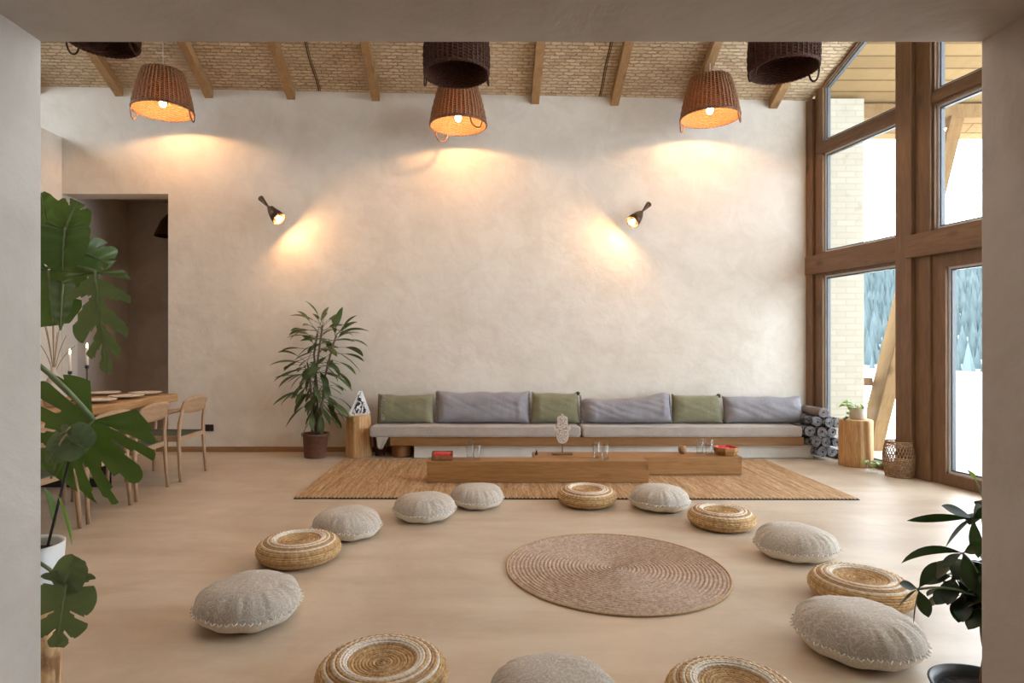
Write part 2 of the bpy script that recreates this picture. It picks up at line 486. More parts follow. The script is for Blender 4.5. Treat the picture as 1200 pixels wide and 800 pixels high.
# ------------------------------------------------------------------ mesh helpers
class MB:
    """collects geometry with several materials into one mesh"""

    def __init__(s):
        s.v, s.f, s.m, s.mi, s.sm = [], [], [], [], []
        s.rb = False

    def mat(s, m):
        if m not in s.m:
            s.m.append(m)
        return s.m.index(m)

    def add(s, vs, fs, m, smooth=True, M=None):
        o = len(s.v)
        k = s.mat(m)
        s.v += [tuple(M @ Vector(p)) for p in vs] if M is not None else [tuple(p) for p in vs]
        for f in fs:
            s.f.append(tuple(i + o for i in f))
            s.mi.append(k)
            s.sm.append(smooth)
        return s

    def build(s, name, parent=None, loc=(0, 0, 0), rot=(0, 0, 0)):
        me = bpy.data.meshes.new(name)
        me.from_pydata(s.v, [], s.f)
        for m in s.m:
            me.materials.append(m)
        me.polygons.foreach_set('material_index', s.mi)
        me.polygons.foreach_set('use_smooth', s.sm)
        me.update()
        bm = bmesh.new()
        bm.from_mesh(me)
        bmesh.ops.recalc_face_normals(bm, faces=bm.faces)
        bm.to_mesh(me)
        bm.free()
        o = bpy.data.objects.new(name, me)
        C.objects.link(o)
        o.location = loc
        o.rotation_euler = rot
        if parent is not None:
            o.parent = parent
        if s.rb:
            wn = o.modifiers.new('face_normals', 'WEIGHTED_NORMAL')
            wn.weight = 100
        return o

    # ---- shapes
    def rbox(s, c, size, m, r=0.008, seg=2, M=None, wob=0.0, cuts=(1, 1, 1), wscale=3.0, smooth=True):
        """rounded box, optionally wobbled by noise"""
        h = [x / 2 for x in size]
        r = min(r, min(h) * 0.98)

        def axis(hh, n):
            a = [-hh + r * (1 - math.cos(i / seg * PI / 2)) for i in range(seg + 1)] if r > 0 else [-hh]
            a = [-hh + r * (i / seg) for i in range(seg + 1)]
            inner = [(-hh + r) + (2 * hh - 2 * r) * i / n for i in range(1, n)]
            return a + inner + [-x for x in reversed(a)]
        ax = [axis(h[i], cuts[i]) for i in range(3)]
        idx, vs, fs = {}, [], []

        def vert(p):
            key = tuple(round(x, 6) for x in p)
            if key in idx:
                return idx[key]
            q = Vector(p)
            inn = Vector([max(-(h[i] - r), min(h[i] - r, q[i])) for i in range(3)])
            d = q - inn
            if d.length > 1e-9:
                q = inn + d.normalized() * r
            if wob:
                nn = mnoise.noise_vector((q + Vector(c)) * wscale)
                q = q + nn * wob
            idx[key] = len(vs)
            vs.append(tuple(q + Vector(c)))
            return idx[key]
        for a in range(3):
            b_, c_ = (a + 1) % 3, (a + 2) % 3
            for sgn in (-1, 1):
                for i in range(len(ax[b_]) - 1):
                    for j in range(len(ax[c_]) - 1):
                        q = []
                        for (di, dj) in ((0, 0), (1, 0), (1, 1), (0, 1)):
                            p = [0, 0, 0]
                            p[a] = sgn * h[a]; p[b_] = ax[b_][i + di]; p[c_] = ax[c_][j + dj]
                            q.append(vert(p))
                        if len(set(q)) >= 3:
                            fs.append(tuple(q) if sgn > 0 else tuple(reversed(q)))
        if r <= 0:
            smooth = False
        else:
            s.rb = True
        return s.add(vs, fs, m, smooth, M)

    def lathe(s, prof, m, seg=48, M=None, fn=None, close=False, smooth=True):
        vs, fs = [], []
        n = len(prof)
        for j, (r, z) in enumerate(prof):
            for i in range(seg):
                t = 2 * PI * i / seg
                rr, zz = (r, z) if fn is None else fn(r, z, t, j / (n - 1))
                vs.append((rr * math.cos(t), rr * math.sin(t), zz))
        for j in range(n - 1):
            for i in range(seg):
                a = j * seg + i; b_ = j * seg + (i + 1) % seg
                fs.append((a, b_, b_ + seg, a + seg))
        if close:
            fs.append(tuple(range(seg)))
            fs.append(tuple((n - 1) * seg + i for i in range(seg)))
        return s.add(vs, fs, m, smooth, M)

    def tube(s, pts, rad, m, seg=10, M=None, caps=True, smooth=True):
        pts = [Vector(p) for p in pts]
        n = len(pts)
        rads = rad if isinstance(rad, (list, tuple)) else [rad] * n
        vs, fs = [], []
        prev = None
        for i, p in enumerate(pts):
            d = (pts[min(i + 1, n - 1)] - pts[max(i - 1, 0)])
            d = d.normalized() if d.length > 1e-9 else Vector((0, 0, 1))
            if prev is None:
                u = d.orthogonal().normalized()
            else:
                u = (prev - d * prev.dot(d))
                u = u.normalized() if u.length > 1e-6 else d.orthogonal().normalized()
            prev = u
            w_ = d.cross(u)
            for k in range(seg):
                t = 2 * PI * k / seg
                vs.append(tuple(p + (u * math.cos(t) + w_ * math.sin(t)) * rads[i]))
        for i in range(n - 1):
            for k in range(seg):
                a = i * seg + k; b_ = i * seg + (k + 1) % seg
                fs.append((a, b_, b_ + seg, a + seg))
        if caps:
            fs.append(tuple(reversed(range(seg))))
            fs.append(tuple((n - 1) * seg + k for k in range(seg)))
        return s.add(vs, fs, m, smooth, M)

    def prism(s, poly, z0, z1, m, M=None, smooth=False):
        n = len(poly)
        vs = [(x, y, z0) for x, y in poly] + [(x, y, z1) for x, y in poly]
        fs = [tuple(reversed(range(n))), tuple(range(n, 2 * n))]
        fs += [(i, (i + 1) % n, n + (i + 1) % n, n + i) for i in range(n)]
        return s.add(vs, fs, m, smooth, M)

    def hexa(s, p8, m, smooth=False):
        """box from eight points: four of the bottom, then four of the top"""
        return s.add(p8, [(3, 2, 1, 0), (4, 5, 6, 7), (0, 1, 5, 4), (1, 2, 6, 5), (2, 3, 7, 6), (3, 0, 4, 7)], m, smooth)

    def sphere(s, c, r, m, seg=16, rings=10, sc_=(1, 1, 1)):
        vs, fs = [], []
        for j in range(1, rings):
            ph = PI * j / rings
            for i in range(seg):
                t = 2 * PI * i / seg
                vs.append((c[0] + r * sc_[0] * math.sin(ph) * math.cos(t), c[1] + r * sc_[1] * math.sin(ph) * math.sin(t), c[2] + r * sc_[2] * math.cos(ph)))
        for j in range(rings - 2):
            for i in range(seg):
                a = j * seg + i; b_ = j * seg + (i + 1) % seg
                fs.append((a, a + seg, b_ + seg, b_))
        vs.append((c[0], c[1], c[2] + r * sc_[2])); vs.append((c[0], c[1], c[2] - r * sc_[2]))
        t_, b2 = len(vs) - 2, len(vs) - 1
        for i in range(seg):
            fs.append((t_, i, (i + 1) % seg))
            o = (rings - 2) * seg
            fs.append((b2, o + (i + 1) % seg, o + i))
        return s.add(vs, fs, m, True)


def tag(o, label=None, cat=None, group=None, kind=None):
    if label: o['label'] = label
    if cat: o['category'] = cat
    if group: o['group'] = group
    if kind: o['kind'] = kind
    return o


def thing(name, label, cat, loc=(0, 0, 0), rot=(0, 0, 0), group=None):
    o = bpy.data.objects.new(name, None)
    o.empty_display_size = 0.1
    C.objects.link(o)
    o.location = loc
    o.rotation_euler = rot
    return tag(o, label, cat, group)


def copy_tree(o, parent=None):
    c = o.copy()
    C.objects.link(c)
    c.parent = parent
    for ch in list(o.children):
        copy_tree(ch, c)
    return c


def struct(o, label=None, cat=None):
    return tag(o, label, cat, None, 'structure')


# ------------------------------------------------------------------ room shell
YB = 8.0                      # back wall
XL, XD = -5.54, -4.15         # left partition, right edge of the doorway
XOUT = -7.6


def zc(X, Y):                 # underside of the sloping ceiling
    return 4.60 + 0.0189 * (4.27 - X) + 0.5 * (YB - max(Y, 4.2))


m = MB(); m.rbox((-0.2, 3.9, -0.1), (16, 12.6, 0.2), M_floor, 0, 1)
struct(m.build('floor'), 'polished beige microcement floor', 'floor')
DT = 3.38
m = MB()
m.rbox(((XD + 4.31) / 2, YB + 0.15, 2.6), (4.31 - XD, 0.3, 5.2), M_wall, 0, 1)
m.rbox(((XL + XD) / 2, YB + 0.15, (DT + 5.2) / 2), (XD - XL, 0.3, 5.2 - DT), M_wall, 0, 1)
m.rbox(((XOUT + XL) / 2, YB + 0.15, 2.6), (XL - XOUT, 0.3, 5.2), M_wall, 0, 1)
struct(m.build('wall_back'), 'tall cream lime plaster back wall with a doorway', 'wall')
m = MB()
m.rbox((XL - 0.1, 5.0, 2.06), (0.2, 6.0, 4.12), M_wall, 0.01, 2)
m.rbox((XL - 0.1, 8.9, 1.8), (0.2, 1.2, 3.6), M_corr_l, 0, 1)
struct(m.build('wall_left'), 'plaster partition wall beside the dining table', 'wall')
m = MB()
m.rbox((XOUT - 0.1, 4.7, 2.15), (0.2, 7.2, 4.3), M_wall, 0, 1)
m.rbox((XOUT - 0.1, 4.7, 6.5), (0.2, 7.2, 1.4), M_wall, 0, 1)
m.rbox((XOUT - 0.1, 2.85, 5.05), (0.2, 3.5, 1.5), M_wall, 0, 1)
m.rbox((XOUT - 0.1, 7.95, 5.05), (0.2, 0.7, 1.5), M_wall, 0, 1)
struct(m.build('wall_outer_left'), 'outer plaster wall beyond the partition', 'wall')
m = MB()
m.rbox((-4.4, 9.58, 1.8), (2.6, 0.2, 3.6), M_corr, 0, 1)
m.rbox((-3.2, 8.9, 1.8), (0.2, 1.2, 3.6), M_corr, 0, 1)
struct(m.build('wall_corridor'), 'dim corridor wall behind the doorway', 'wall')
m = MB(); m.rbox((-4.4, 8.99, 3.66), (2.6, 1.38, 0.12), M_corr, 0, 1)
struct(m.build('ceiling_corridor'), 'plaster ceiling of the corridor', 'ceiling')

m = MB()
ys = [8.02, 4.2]
vs, fs = [], []
for y in ys:
    for x in (XOUT - 0.1, 4.27 if y > 8 else 4.30 + 0.18 * (8 - y) - 0.02):
        vs.append((x, y, zc(x, y)))
fs.append((0, 1, 3, 2))
n0 = len(vs)
vs += [(x, y, z + 0.12) for x, y, z in vs]
fs += [tuple(n0 + k for k in reversed(f)) for f in fs]
fs += [(0, 1, n0 + 1, n0), (2, n0 + 2, n0 + 3, 3), (0, n0, n0 + 2, 2), (1, 3, n0 + 3, n0 + 1)]
m.add(vs, fs, M_mat, False)
ZFL = zc(4.27, 4.2) + 0.16
SKY = ((-3.9, -2.2), (-0.2, 1.5))  # openings of added skylights, out of view, brightening the room from above
SKY0, SKY1 = 2.9, 3.7
xs = [XOUT - 0.2] + [v_ for ab in SKY for v_ in ab] + [5.3]
for i in range(5):
    if i % 2 == 0:
        m.rbox(((xs[i] + xs[i + 1]) / 2, (1.2 + 4.2) / 2, ZFL), (xs[i + 1] - xs[i], 3.0, 0.30), M_mat, 0, 1)
    else:
        for y0, y1 in ((1.2, SKY0), (SKY1, 4.2)):
            m.rbox(((xs[i] + xs[i + 1]) / 2, (y0 + y1) / 2, ZFL), (xs[i + 1] - xs[i], y1 - y0, 0.30), M_mat, 0, 1)
for pxs in (374, 702):
    xb = (pxs - CX) / FPX * YB
    for dx in (0.0, 0.022):
        m.tube([(xb + dx + 0.006 * math.sin(k * 1.7), 7.99 - 3.6 * k / 24, zc(xb, 7.99 - 3.6 * k / 24) - 0.004) for k in range(25)], 0.008 if dx == 0 else 0.005, M_reed_edge, 6)
struct(m.build('ceiling'), 'sloping ceiling covered in woven reed matting', 'ceiling')
for nm, (xa, xb2) in zip(('window_11', 'window_12'), SKY):
    root = bpy.data.objects.new(nm, None)
    C.objects.link(root)
    struct(root, 'added unseen skylight in the flat upper part of the ceiling', 'window')
    m = MB()
    for x in (xa + 0.03, (xa + xb2) / 2, xb2 - 0.03):
        m.rbox((x, (SKY0 + SKY1) / 2, ZFL), (0.06, SKY1 - SKY0, 0.2), M_frame, 0.004, 1)
    for y in (SKY0 + 0.03, SKY1 - 0.03):
        m.rbox(((xa + xb2) / 2, y, ZFL), (xb2 - xa, 0.06, 0.19), M_frame, 0.004, 1)
    m.build('window_frame', root)
    m = MB(); m.rbox(((xa + xb2) / 2, (SKY0 + SKY1) / 2, ZFL), (xb2 - xa, SKY1 - SKY0, 0.006), M_glass, 0, 1); m.build('pane', root)
    l = bpy.data.lights.new('daylight_portal', 'AREA')
    l.shape = 'RECTANGLE'
    l.size, l.size_y = xb2 - xa, SKY1 - SKY0
    l.cycles.is_portal = True
    o = bpy.data.objects.new('daylight_portal', l)
    C.objects.link(o)
    o.location = ((xa + xb2) / 2, (SKY0 + SKY1) / 2, ZFL + 0.2)
for px in (-50, 41, 140, 245, 341.5, 440.5, 534, 627, 720, 813, 906):
    xb = (px - CX) / FPX * YB
    m = MB()
    p0, p1 = (YB - 0.002, zc(xb, YB)), (4.25, zc(xb, 4.25))
    hw = 0.052
    m.hexa([(xb - hw, p0[0], p0[1] - 0.115), (xb + hw, p0[0], p0[1] - 0.115), (xb + hw, p1[0], p1[1] - 0.115), (xb - hw, p1[0], p1[1] - 0.115),
            (xb - hw, p0[0], p0[1] - 0.001), (xb + hw, p0[0], p0[1] - 0.001), (xb + hw, p1[0], p1[1] - 0.001), (xb - hw, p1[0], p1[1] - 0.001)], M_beam)
    if 0 < px:
        struct(m.build('ceiling_beam'))

m = MB(); m.rbox(((XD + 3.9) / 2 - 0.1, YB - 0.01, 0.034), (3.9 - XD + 0.2, 0.02, 0.068), M_skirt, 0.004, 1)
struct(m.build('baseboard_back'), 'brown wooden baseboard along the back wall', 'baseboard')

# front partition framing the view, and the space behind the camera
FY0, FY1 = 1.25, 1.70
CLZ0 = 7.0                     # the partition reaches the roof
JL, JR, JT = (50 - CX) / FPX * FY1, (1148 - CX) / FPX * FY1, HC + (CY - 50) / FPX * FY1
m = MB()
m.rbox(((-7.8 + JL) / 2, (FY0 + FY1) / 2, CLZ0 / 2), (JL + 7.8, FY1 - FY0, CLZ0), M_front, 0.012, 3)
m.rbox(((JR + 5.6) / 2, (FY0 + FY1) / 2, CLZ0 / 2), (5.6 - JR, FY1 - FY0, CLZ0), M_front, 0.012, 3)
m.rbox(((JL + JR) / 2, (FY0 + FY1) / 2, (JT + CLZ0) / 2), (JR - JL + 0.02, FY1 - FY0, CLZ0 - JT), M_front, 0.006, 3)
struct(m.build('wall_front'), 'thick plaster partition whose opening frames the room', 'wall')
m = MB()
m.rbox((0.2, -2.3, 1.5), (7, 0.2, 3), M_front, 0, 1)
m.rbox((-3.3, -0.5, 1.5), (0.2, 3.6, 3), M_front, 0, 1)
m.rbox((3.7, -0.5, 1.5), (0.2, 3.6, 3), M_front, 0, 1)
struct(m.build('wall_entry'), 'plaster walls of the entry space', 'wall')
m = MB(); m.rbox((0.2, -0.55, 2.9), (7, 3.6, 0.2), M_front, 0, 1)
struct(m.build('ceiling_entry'), 'plaster ceiling of the entry space', 'ceiling')

# ------------------------------------------------------------------ glazed right side, at a slight angle
GD = Vector((0.18, -1, 0)).normalized()       # along the glazing, towards the camera
GN = Vector((1, 0.18, 0)).normalized()        # outwards
GO = Vector((4.30, 8.0, 0))
GM = Matrix(((GN.x, -GD.x, 0, GO.x), (GN.y, -GD.y, 0, GO.y), (0, 0, 1, 0), (0, 0, 0, 1)))
# local frame of the glazing: x outwards, y = -s (s grows towards the camera), z up


def gy(px):
    return (8 - 5.74 / ((px - CX) / FPX + 0.18)) * 1.016


def roof_z(s):
    Y = 8 - s / 1.016
    return zc(4.3 + 0.18 * (8 - Y), Y)


def gbar(mb, s0, s1, z0, z1, x0=-0.05, x1=0.09, mat=None, r=0.006):
    mb.rbox(((x0 + x1) / 2, -(s0 + s1) / 2, (z0 + z1) / 2), (x1 - x0, s1 - s0, z1 - z0), mat or M_frame, r, 2)


def gobj(mb, name, label=None, cat=None, parent=None):
    o = mb.build(name)
    if parent is None:
        o.matrix_world = GM
    else:
        o.parent = parent
    return o


S_A0, S_A1 = 0.10, 0.265            # jamb next to the back wall
S_P0, S_P1, S_P2 = gy(1060), gy(1079), gy(1097)
S_END = 6.35
TZ0, TZ1 = 2.31, 2.55
BZ0, BZ1 = 3.86, 3.96
posts = [('trim_1', -0.02, S_A0, -0.09), ('trim_2', S_P0, S_P1, -0.12), ('trim_3', 3.35, 3.55, -0.12), ('trim_4', 5.0, 5.2, -0.12)]
for nm, a, b_, x0 in posts:
    m = MB()
    zt = min(roof_z(a), roof_z(b_)) - 0.003
    gbar(m, a, b_, 0.0, zt, x0, 0.12, M_frame, 0.01)
    struct(gobj(m, nm), 'brown timber post of the glazed wall', 'post')
# transom rails
m = MB(); gbar(m, S_A0 - 0.13, S_P0 - 0.002, TZ0, TZ1, -0.10, 0.10, M_frame_h, 0.01)
struct(gobj(m, 'trim_5'), 'brown timber transom across the window by the back wall', 'transom')
m = MB(); gbar(m, S_P1 - 0.05, 3.35, TZ0, TZ1, -0.14, 0.10, M_frame_h, 0.01)
struct(gobj(m, 'trim_6'), 'brown timber transom above the glazed door', 'transom')
for i, (a, b_) in enumerate(((3.55, 5.0), (5.2, S_END))):
    m = MB(); gbar(m, a, b_, TZ0, TZ1, -0.10, 0.10, M_frame_h, 0.01)
    struct(gobj(m, 'trim_%d' % (7 + i)), 'brown timber transom', 'transom')


def pane_unit(name, s0, s1, z0, z1a, z1b=None, fw=0.05, label='window', side0=None, bot=None, kindname='window'):
    """window or door leaf: frame, beads and pane; the top may slope with the roof"""
    z1b = z1a if z1b is None else z1b
    root = bpy.data.objects.new(name, None)
    C.objects.link(root)
    root.matrix_world = GM
    struct(root, label, kindname)
    f0 = side0 or fw
    fb = bot or fw
    fm = MB()

    def zt(s): return z1a + (z1b - z1a) * (s - s0) / (s1 - s0)

    def bar(a, b_, x0, x1, mat):
        # bar between two corner lists (s, z) outer/inner
        pass
    outer = [(s0, z0), (s1, z0), (s1, zt(s1)), (s0, zt(s0))]

    def inset(d0, d1, db, dt):
        a, b_ = s0 + d0, s1 - d1
        k = math.sqrt(1 + ((z1b - z1a) / (s1 - s0)) ** 2)
        return [(a, z0 + db), (b_, z0 + db), (b_, zt(b_) - dt * k), (a, zt(a) - dt * k)]

    def ring(mb, o_, i_, x0, x1, mat):
        vs, fs = [], []
        for x in (x0, x1):
            for lst in (o_, i_):
                vs.extend((x, -s_, z_) for s_, z_ in lst)
        for k in range(4):
            l = (k + 1) % 4
            fs += [(k, l, 4 + l, 4 + k), (8 + k, 12 + k, 12 + l, 8 + l), (k, 8 + k, 8 + l, l), (4 + k, 4 + l, 12 + l, 12 + k)]
        mb.add(vs, fs, mat, False)
    i1 = inset(f0, fw, fb, fw)
    ring(fm, outer, i1, -0.045, 0.06, M_frame)
    fr = fm.build(kindname + '_frame', root)
    i2 = inset(f0 + 0.022, fw + 0.022, fb + 0.022, fw + 0.022)
    i3 = inset(f0 + 0.036, fw + 0.036, fb + 0.036, fw + 0.036)
    bm_ = MB()
    ring(bm_, i1, i2, -0.012, 0.045, M_bead)
    ring(bm_, i2, i3, -0.004, 0.040, M_gasket)
    bm_.build('glazing_bead', fr)
    pm = MB()
    vs = [(x, -s_, z_) for x in (0.012, 0.018) for s_, z_ in i2]
    pm.add(vs, [(0, 1, 2, 3), (7, 6, 5, 4), (0, 4, 5, 1), (1, 5, 6, 2), (2, 6, 7, 3), (3, 7, 4, 0)], M_glass, False)
    pm.build('pane', root)
    return root


EPS = 0.002
pane_unit('window_1', S_A0 + EPS, S_P0 - EPS, 0.0, TZ0 - EPS, fw=0.03, side0=S_A1 - S_A0 - 0.03, bot=0.06, label='lower window beside the back wall')
pane_unit('window_2', S_A0 + EPS, S_P0 - EPS, TZ1 + EPS, BZ0 - EPS, fw=0.022, side0=S_A1 - S_A0 - 0.03, label='tall upper window beside the back wall')
pane_unit('window_3', S_A0 + EPS, S_P0 - EPS, BZ1 + EPS, roof_z(S_A0) - 0.01, roof_z(S_P0) - 0.01, fw=0.022, side0=S_A1 - S_A0 - 0.03, label='sloping top window under the roof beside the back wall')
m = MB(); gbar(m, S_A0 + 0.001, S_P0 - 0.001, BZ0, BZ1, -0.05, 0.08, M_frame_h, 0.004)
struct(gobj(m, 'trim_9'), 'slim brown glazing bar of the window beside the back wall', 'glazing bar')
# fixed frame strip between post and door bay
m = MB(); gbar(m, S_P1 + 0.001, S_P2 - 0.002, 0.0, roof_z(S_P1) - 0.012, -0.07, 0.08, M_frame, 0.006)
struct(gobj(m, 'trim_10'), 'narrow timber frame beside the glazed door', 'frame')
pane_unit('door_1', S_P2 + EPS, 3.33, 0.005, TZ0 - EPS, fw=0.13, side0=gy(1114) - S_P2 - 0.015, bot=0.115, label='brown framed glass terrace door', kindname='door')
pane_unit('window_4', S_P2 + EPS, 3.33, TZ1 + EPS, BZ0 - EPS, fw=0.025, label='tall upper window above the terrace door')
pane_unit('window_5', S_P2 + EPS, 3.33, BZ1 + EPS, roof_z(S_P2) - 0.01, roof_z(3.33) - 0.01, fw=0.025, label='sloping top window above the terrace door')
m = MB(); gbar(m, S_P2 + 0.001, 3.34, BZ0, BZ1, -0.06, 0.08, M_frame_h, 0.004)
struct(gobj(m, 'trim_11'), 'slim brown glazing bar above the terrace door', 'glazing bar')
for i, (a, b_) in enumerate(((3.56, 4.99), (5.21, S_END))):
    pane_unit('window_%d' % (6 + 2 * i), a, b_, 0.0, TZ0 - EPS, fw=0.06, label='lower window of the glazed wall')
    pane_unit('window_%d' % (7 + 2 * i), a, b_, TZ1 + EPS, roof_z(a) - 0.01, roof_z(b_) - 0.01, fw=0.06, label='upper window of the glazed wall')
# daylight portal at the glazing
ld = bpy.data.lights.new('daylight_portal', 'AREA')
ld.shape = 'RECTANGLE'
ld.size, ld.size_y = S_END, 6.6
ld.cycles.is_portal = True
lo = bpy.data.objects.new('daylight_portal', ld)
C.objects.link(lo)
pc = GO + GD * (S_END / 2) + GN * 0.16 + Vector((0, 0, 3.3))
lo.location = pc
lo.rotation_euler = (-GN).to_track_quat('-Z', 'Y').to_euler()



def portal(x, y, w, z0, z1):
    l = bpy.data.lights.new('daylight_portal', 'AREA')
    l.shape = 'RECTANGLE'
    l.size, l.size_y = w, z1 - z0
    l.cycles.is_portal = True
    o = bpy.data.objects.new('daylight_portal', l)
    C.objects.link(o)
    o.location = (x, y, (z0 + z1) / 2)
    o.rotation_euler = Vector((1, 0, 0)).to_track_quat('-Z', 'Y').to_euler()


# high window in the outer left wall, above the partition by the dining table
root = bpy.data.objects.new('window_10', None)
C.objects.link(root)
struct(root, 'high window in the outer left wall above the partition', 'window')
m = MB()
for y in (4.6, 6.1, 7.6):
    m.rbox((XOUT - 0.1, y, 5.05), (0.10, 0.08, 1.5), M_frame, 0.006, 1)
for z in (4.34, 5.76):
    m.rbox((XOUT - 0.1, 6.1, z), (0.10, 3.0, 0.08), M_frame, 0.006, 1)
m.build('window_frame', root)
m = MB(); m.rbox((XOUT - 0.1, 6.1, 5.05), (0.006, 3.0, 1.4), M_glass, 0, 1); m.build('pane', root)
portal(XOUT - 0.22, 6.1, 3.0, 4.3, 5.8)

# ------------------------------------------------------------------ outdoors
m = MB()
vs, fs = [], []
nx, ny = 40, 40
for j in range(ny + 1):
    for i in range(nx + 1):
        X = 4.75 + (i / nx) ** 2.2 * 900
        Y = -60 + (j / ny) ** 1.6 * 900
        d = math.hypot(X - 4.5, max(0, Y - 6))
        z = -0.12 - 0.035 * max(0, d - 4) + (mnoise.noise(Vector((X * .02, Y * .02, 0))) * min(3.0, d * .03))
        if d > 140: z = max(z, -6.5)
        vs.append((X, Y, z))
for j in range(ny):
    for i in range(nx):
        a = j * (nx + 1) + i
        fs.append((a, a + 1, a + nx + 2, a + nx + 1))
m.add(vs, fs, M_snow)
struct(m.build('ground_snow'), 'white snow field outside the windows', 'snow')


def hill_z(u, v):
    return -7 + 64 * (v ** 1.15) * (0.84 + 0.16 * math.sin(u * 5.1 + 0.6) + 0.10 * mnoise.noise(Vector((u * 8, v * 2, 3))))


m = MB()
vs, fs = [], []
nx, ny = 80, 14
HILL = {}
for j in range(ny + 1):
    for i in range(nx + 1):
        u, v_ = i / nx, j / ny
        ang = math.radians(-4 + 100 * u)
        R = 170 + 260 * v_
        vs.append((R * math.sin(ang), R * math.cos(ang), hill_z(u, v_)))
for j in range(ny):
    for i in range(nx):
        a = j * (nx + 1) + i
        fs.append((a, a + 1, a + nx + 2, a + nx + 1))
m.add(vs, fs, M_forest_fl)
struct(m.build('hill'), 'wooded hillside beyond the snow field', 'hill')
rng = random.Random(5)
m = MB()
for k in range(15000):
    u, v_ = rng.random(), rng.random() ** 0.8
    ang = math.radians(-4 + 100 * u)
    R = 178 + 250 * v_
    x, y, z = R * math.sin(ang), R * math.cos(ang), hill_z(u, v_)
    h = rng.uniform(4.5, 9); r = h * 0.22
    a0 = rng.random() * 6
    vs = [(x, y, z + h)] + [(x + r * math.cos(a0 + t * PI / 2.5), y + r * math.sin(a0 + t * PI / 2.5), z - 0.5) for t in range(5)]
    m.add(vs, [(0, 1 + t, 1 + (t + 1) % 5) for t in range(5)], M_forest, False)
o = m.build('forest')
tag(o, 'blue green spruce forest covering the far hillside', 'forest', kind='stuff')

# wing wall, soffit, eave beam, strut
m = MB(); m.rbox((4.66, 8.22, 2.14), (0.66, 0.40, 5.0), M_lbrick, 0.01, 2)
struct(m.build('pillar_exterior'), 'limewashed brick wall end just outside the window', 'wall')
m = MB()
sx0, sx1 = 4.34, 9.3
vs = []
for dz in (0.0, 0.12):
    for (y, z) in ((8.75, zc(4.27, 8.0) + 0.12 - 0.375), (4.2, zc(4.27, 4.2) + 0.12), (1.2, zc(4.27, 4.2) + 0.12)):
        for x in (sx0 if y > 5 else 5.0, sx1):
            vs.append((x, y, z + dz))
m.add(vs, [(0, 1, 3, 2), (2, 3, 5, 4), (7, 6, 8, 9), (9, 8, 10, 11), (0, 6, 7, 1), (1, 7, 9, 3), (3, 9, 11, 5), (5, 11, 10, 4), (0, 2, 8, 6), (2, 4, 10, 8)], M_soffit, False)
struct(m.build('roof_soffit'), 'pale plank underside of the roof overhang outside', 'roof')
m = MB(); m.rbox((6.75, 8.2, 4.51), (3.46, 0.2, 0.185), M_spruce, 0.008, 2)
struct(m.build('beam_eave'), 'horizontal pale timber eave beam outside the window', 'beam')
a3, b3 = Vector((5.16, 8.2, -0.05)), Vector((6.26, 8.2, 4.416))
ax = (b3 - a3).normalized()
L = (b3 - a3).length
m = MB(); m.rbox((0, 0, L / 2), (0.27, 0.18, L), M_spruce, 0.01, 2)
o = m.build('timber_strut', None, a3)
o.rotation_euler = ax.to_track_quat('Z', 'Y').to_euler()
tag(o, 'long diagonal pale timber strut outside the window', 'timber strut')
m = MB(); m.rbox((5.13, 8.32, 0.90), (0.26, 0.12, 0.11), M_spruce, 0.006, 2)
tag(m.build('timber_block'), 'short timber block between brick wall end and diagonal strut', 'timber block')
m = MB(); m.rbox((6.1, 9.75, 4.92), (3.0, 1.1, 0.05), M_greyboard, 0.004, 1)
struct(m.build('roof_eave_board'), 'grey underside of a lower eave outside', 'roof')

# ------------------------------------------------------------------ rugs
m = MB()
rx0, rx1, ry0, ry1 = -1.73, 3.39, 5.53, 7.44
rc = ((rx0 + rx1) / 2, (ry0 + ry1) / 2)
root = thing('jute_rug', 'large rectangular brown jute rug under the low wooden blocks', 'rug', (rc[0], rc[1], 0), (0, 0, -0.008))
m.rbox((0, 0, 0.006), (rx1 - rx0, ry1 - ry0, 0.012), M_jute, 0.005, 2, cuts=(40, 16, 1))
m.build('woven_field', root)
m = MB()
w_ = rx1 - rx0
m.rbox((0, -(ry1 - ry0) / 2 - 0.006, 0.005), (w_, 0.012, 0.008), M_stitch, 0.003, 1)
for i in range(150):
    x = -w_ / 2 + (i + 0.5) * w_ / 150
    m.rbox((x, -(ry1 - ry0) / 2 + 0.008, 0.0085), (0.012, 0.03, 0.009), M_stitch, 0.002, 1)
m.build('edge_stitching', root)

RC = (0.815, 3.815)
root = thing('round_rug', 'round coiled beige rope rug in the middle of the cushions', 'rug', (RC[0], RC[1], 0))
RR, NR = 0.672, 27
prof = []
for i in range(NR * 6 + 1):
    r = 0.002 + (RR - 0.002) * i / (NR * 6)
    prof.append((r, 0.0045 + 0.0065 * abs(math.sin(PI * NR * i / (NR * 6)))))
m = MB()
m.lathe(prof, M_coil, 160, fn=lambda r, z, t, j: (r, z + 0.0012 * math.sin(t * 60 * max(0.15, r / RR) // 1 + t * 80)))
m.lathe([(0.001, 0.001), (RR, 0.001), (RR, 0.005)], M_coil, 160)
m.build('rope_coil', root)
m = MB()
m.tube([((RR + 0.004) * math.cos(t * PI / 60), (RR + 0.004) * math.sin(t * PI / 60), 0.007) for t in range(121)], 0.0068, M_coil_edge, 8, caps=False)
m.build('rope_border', root)

# ------------------------------------------------------------------ floor cushions


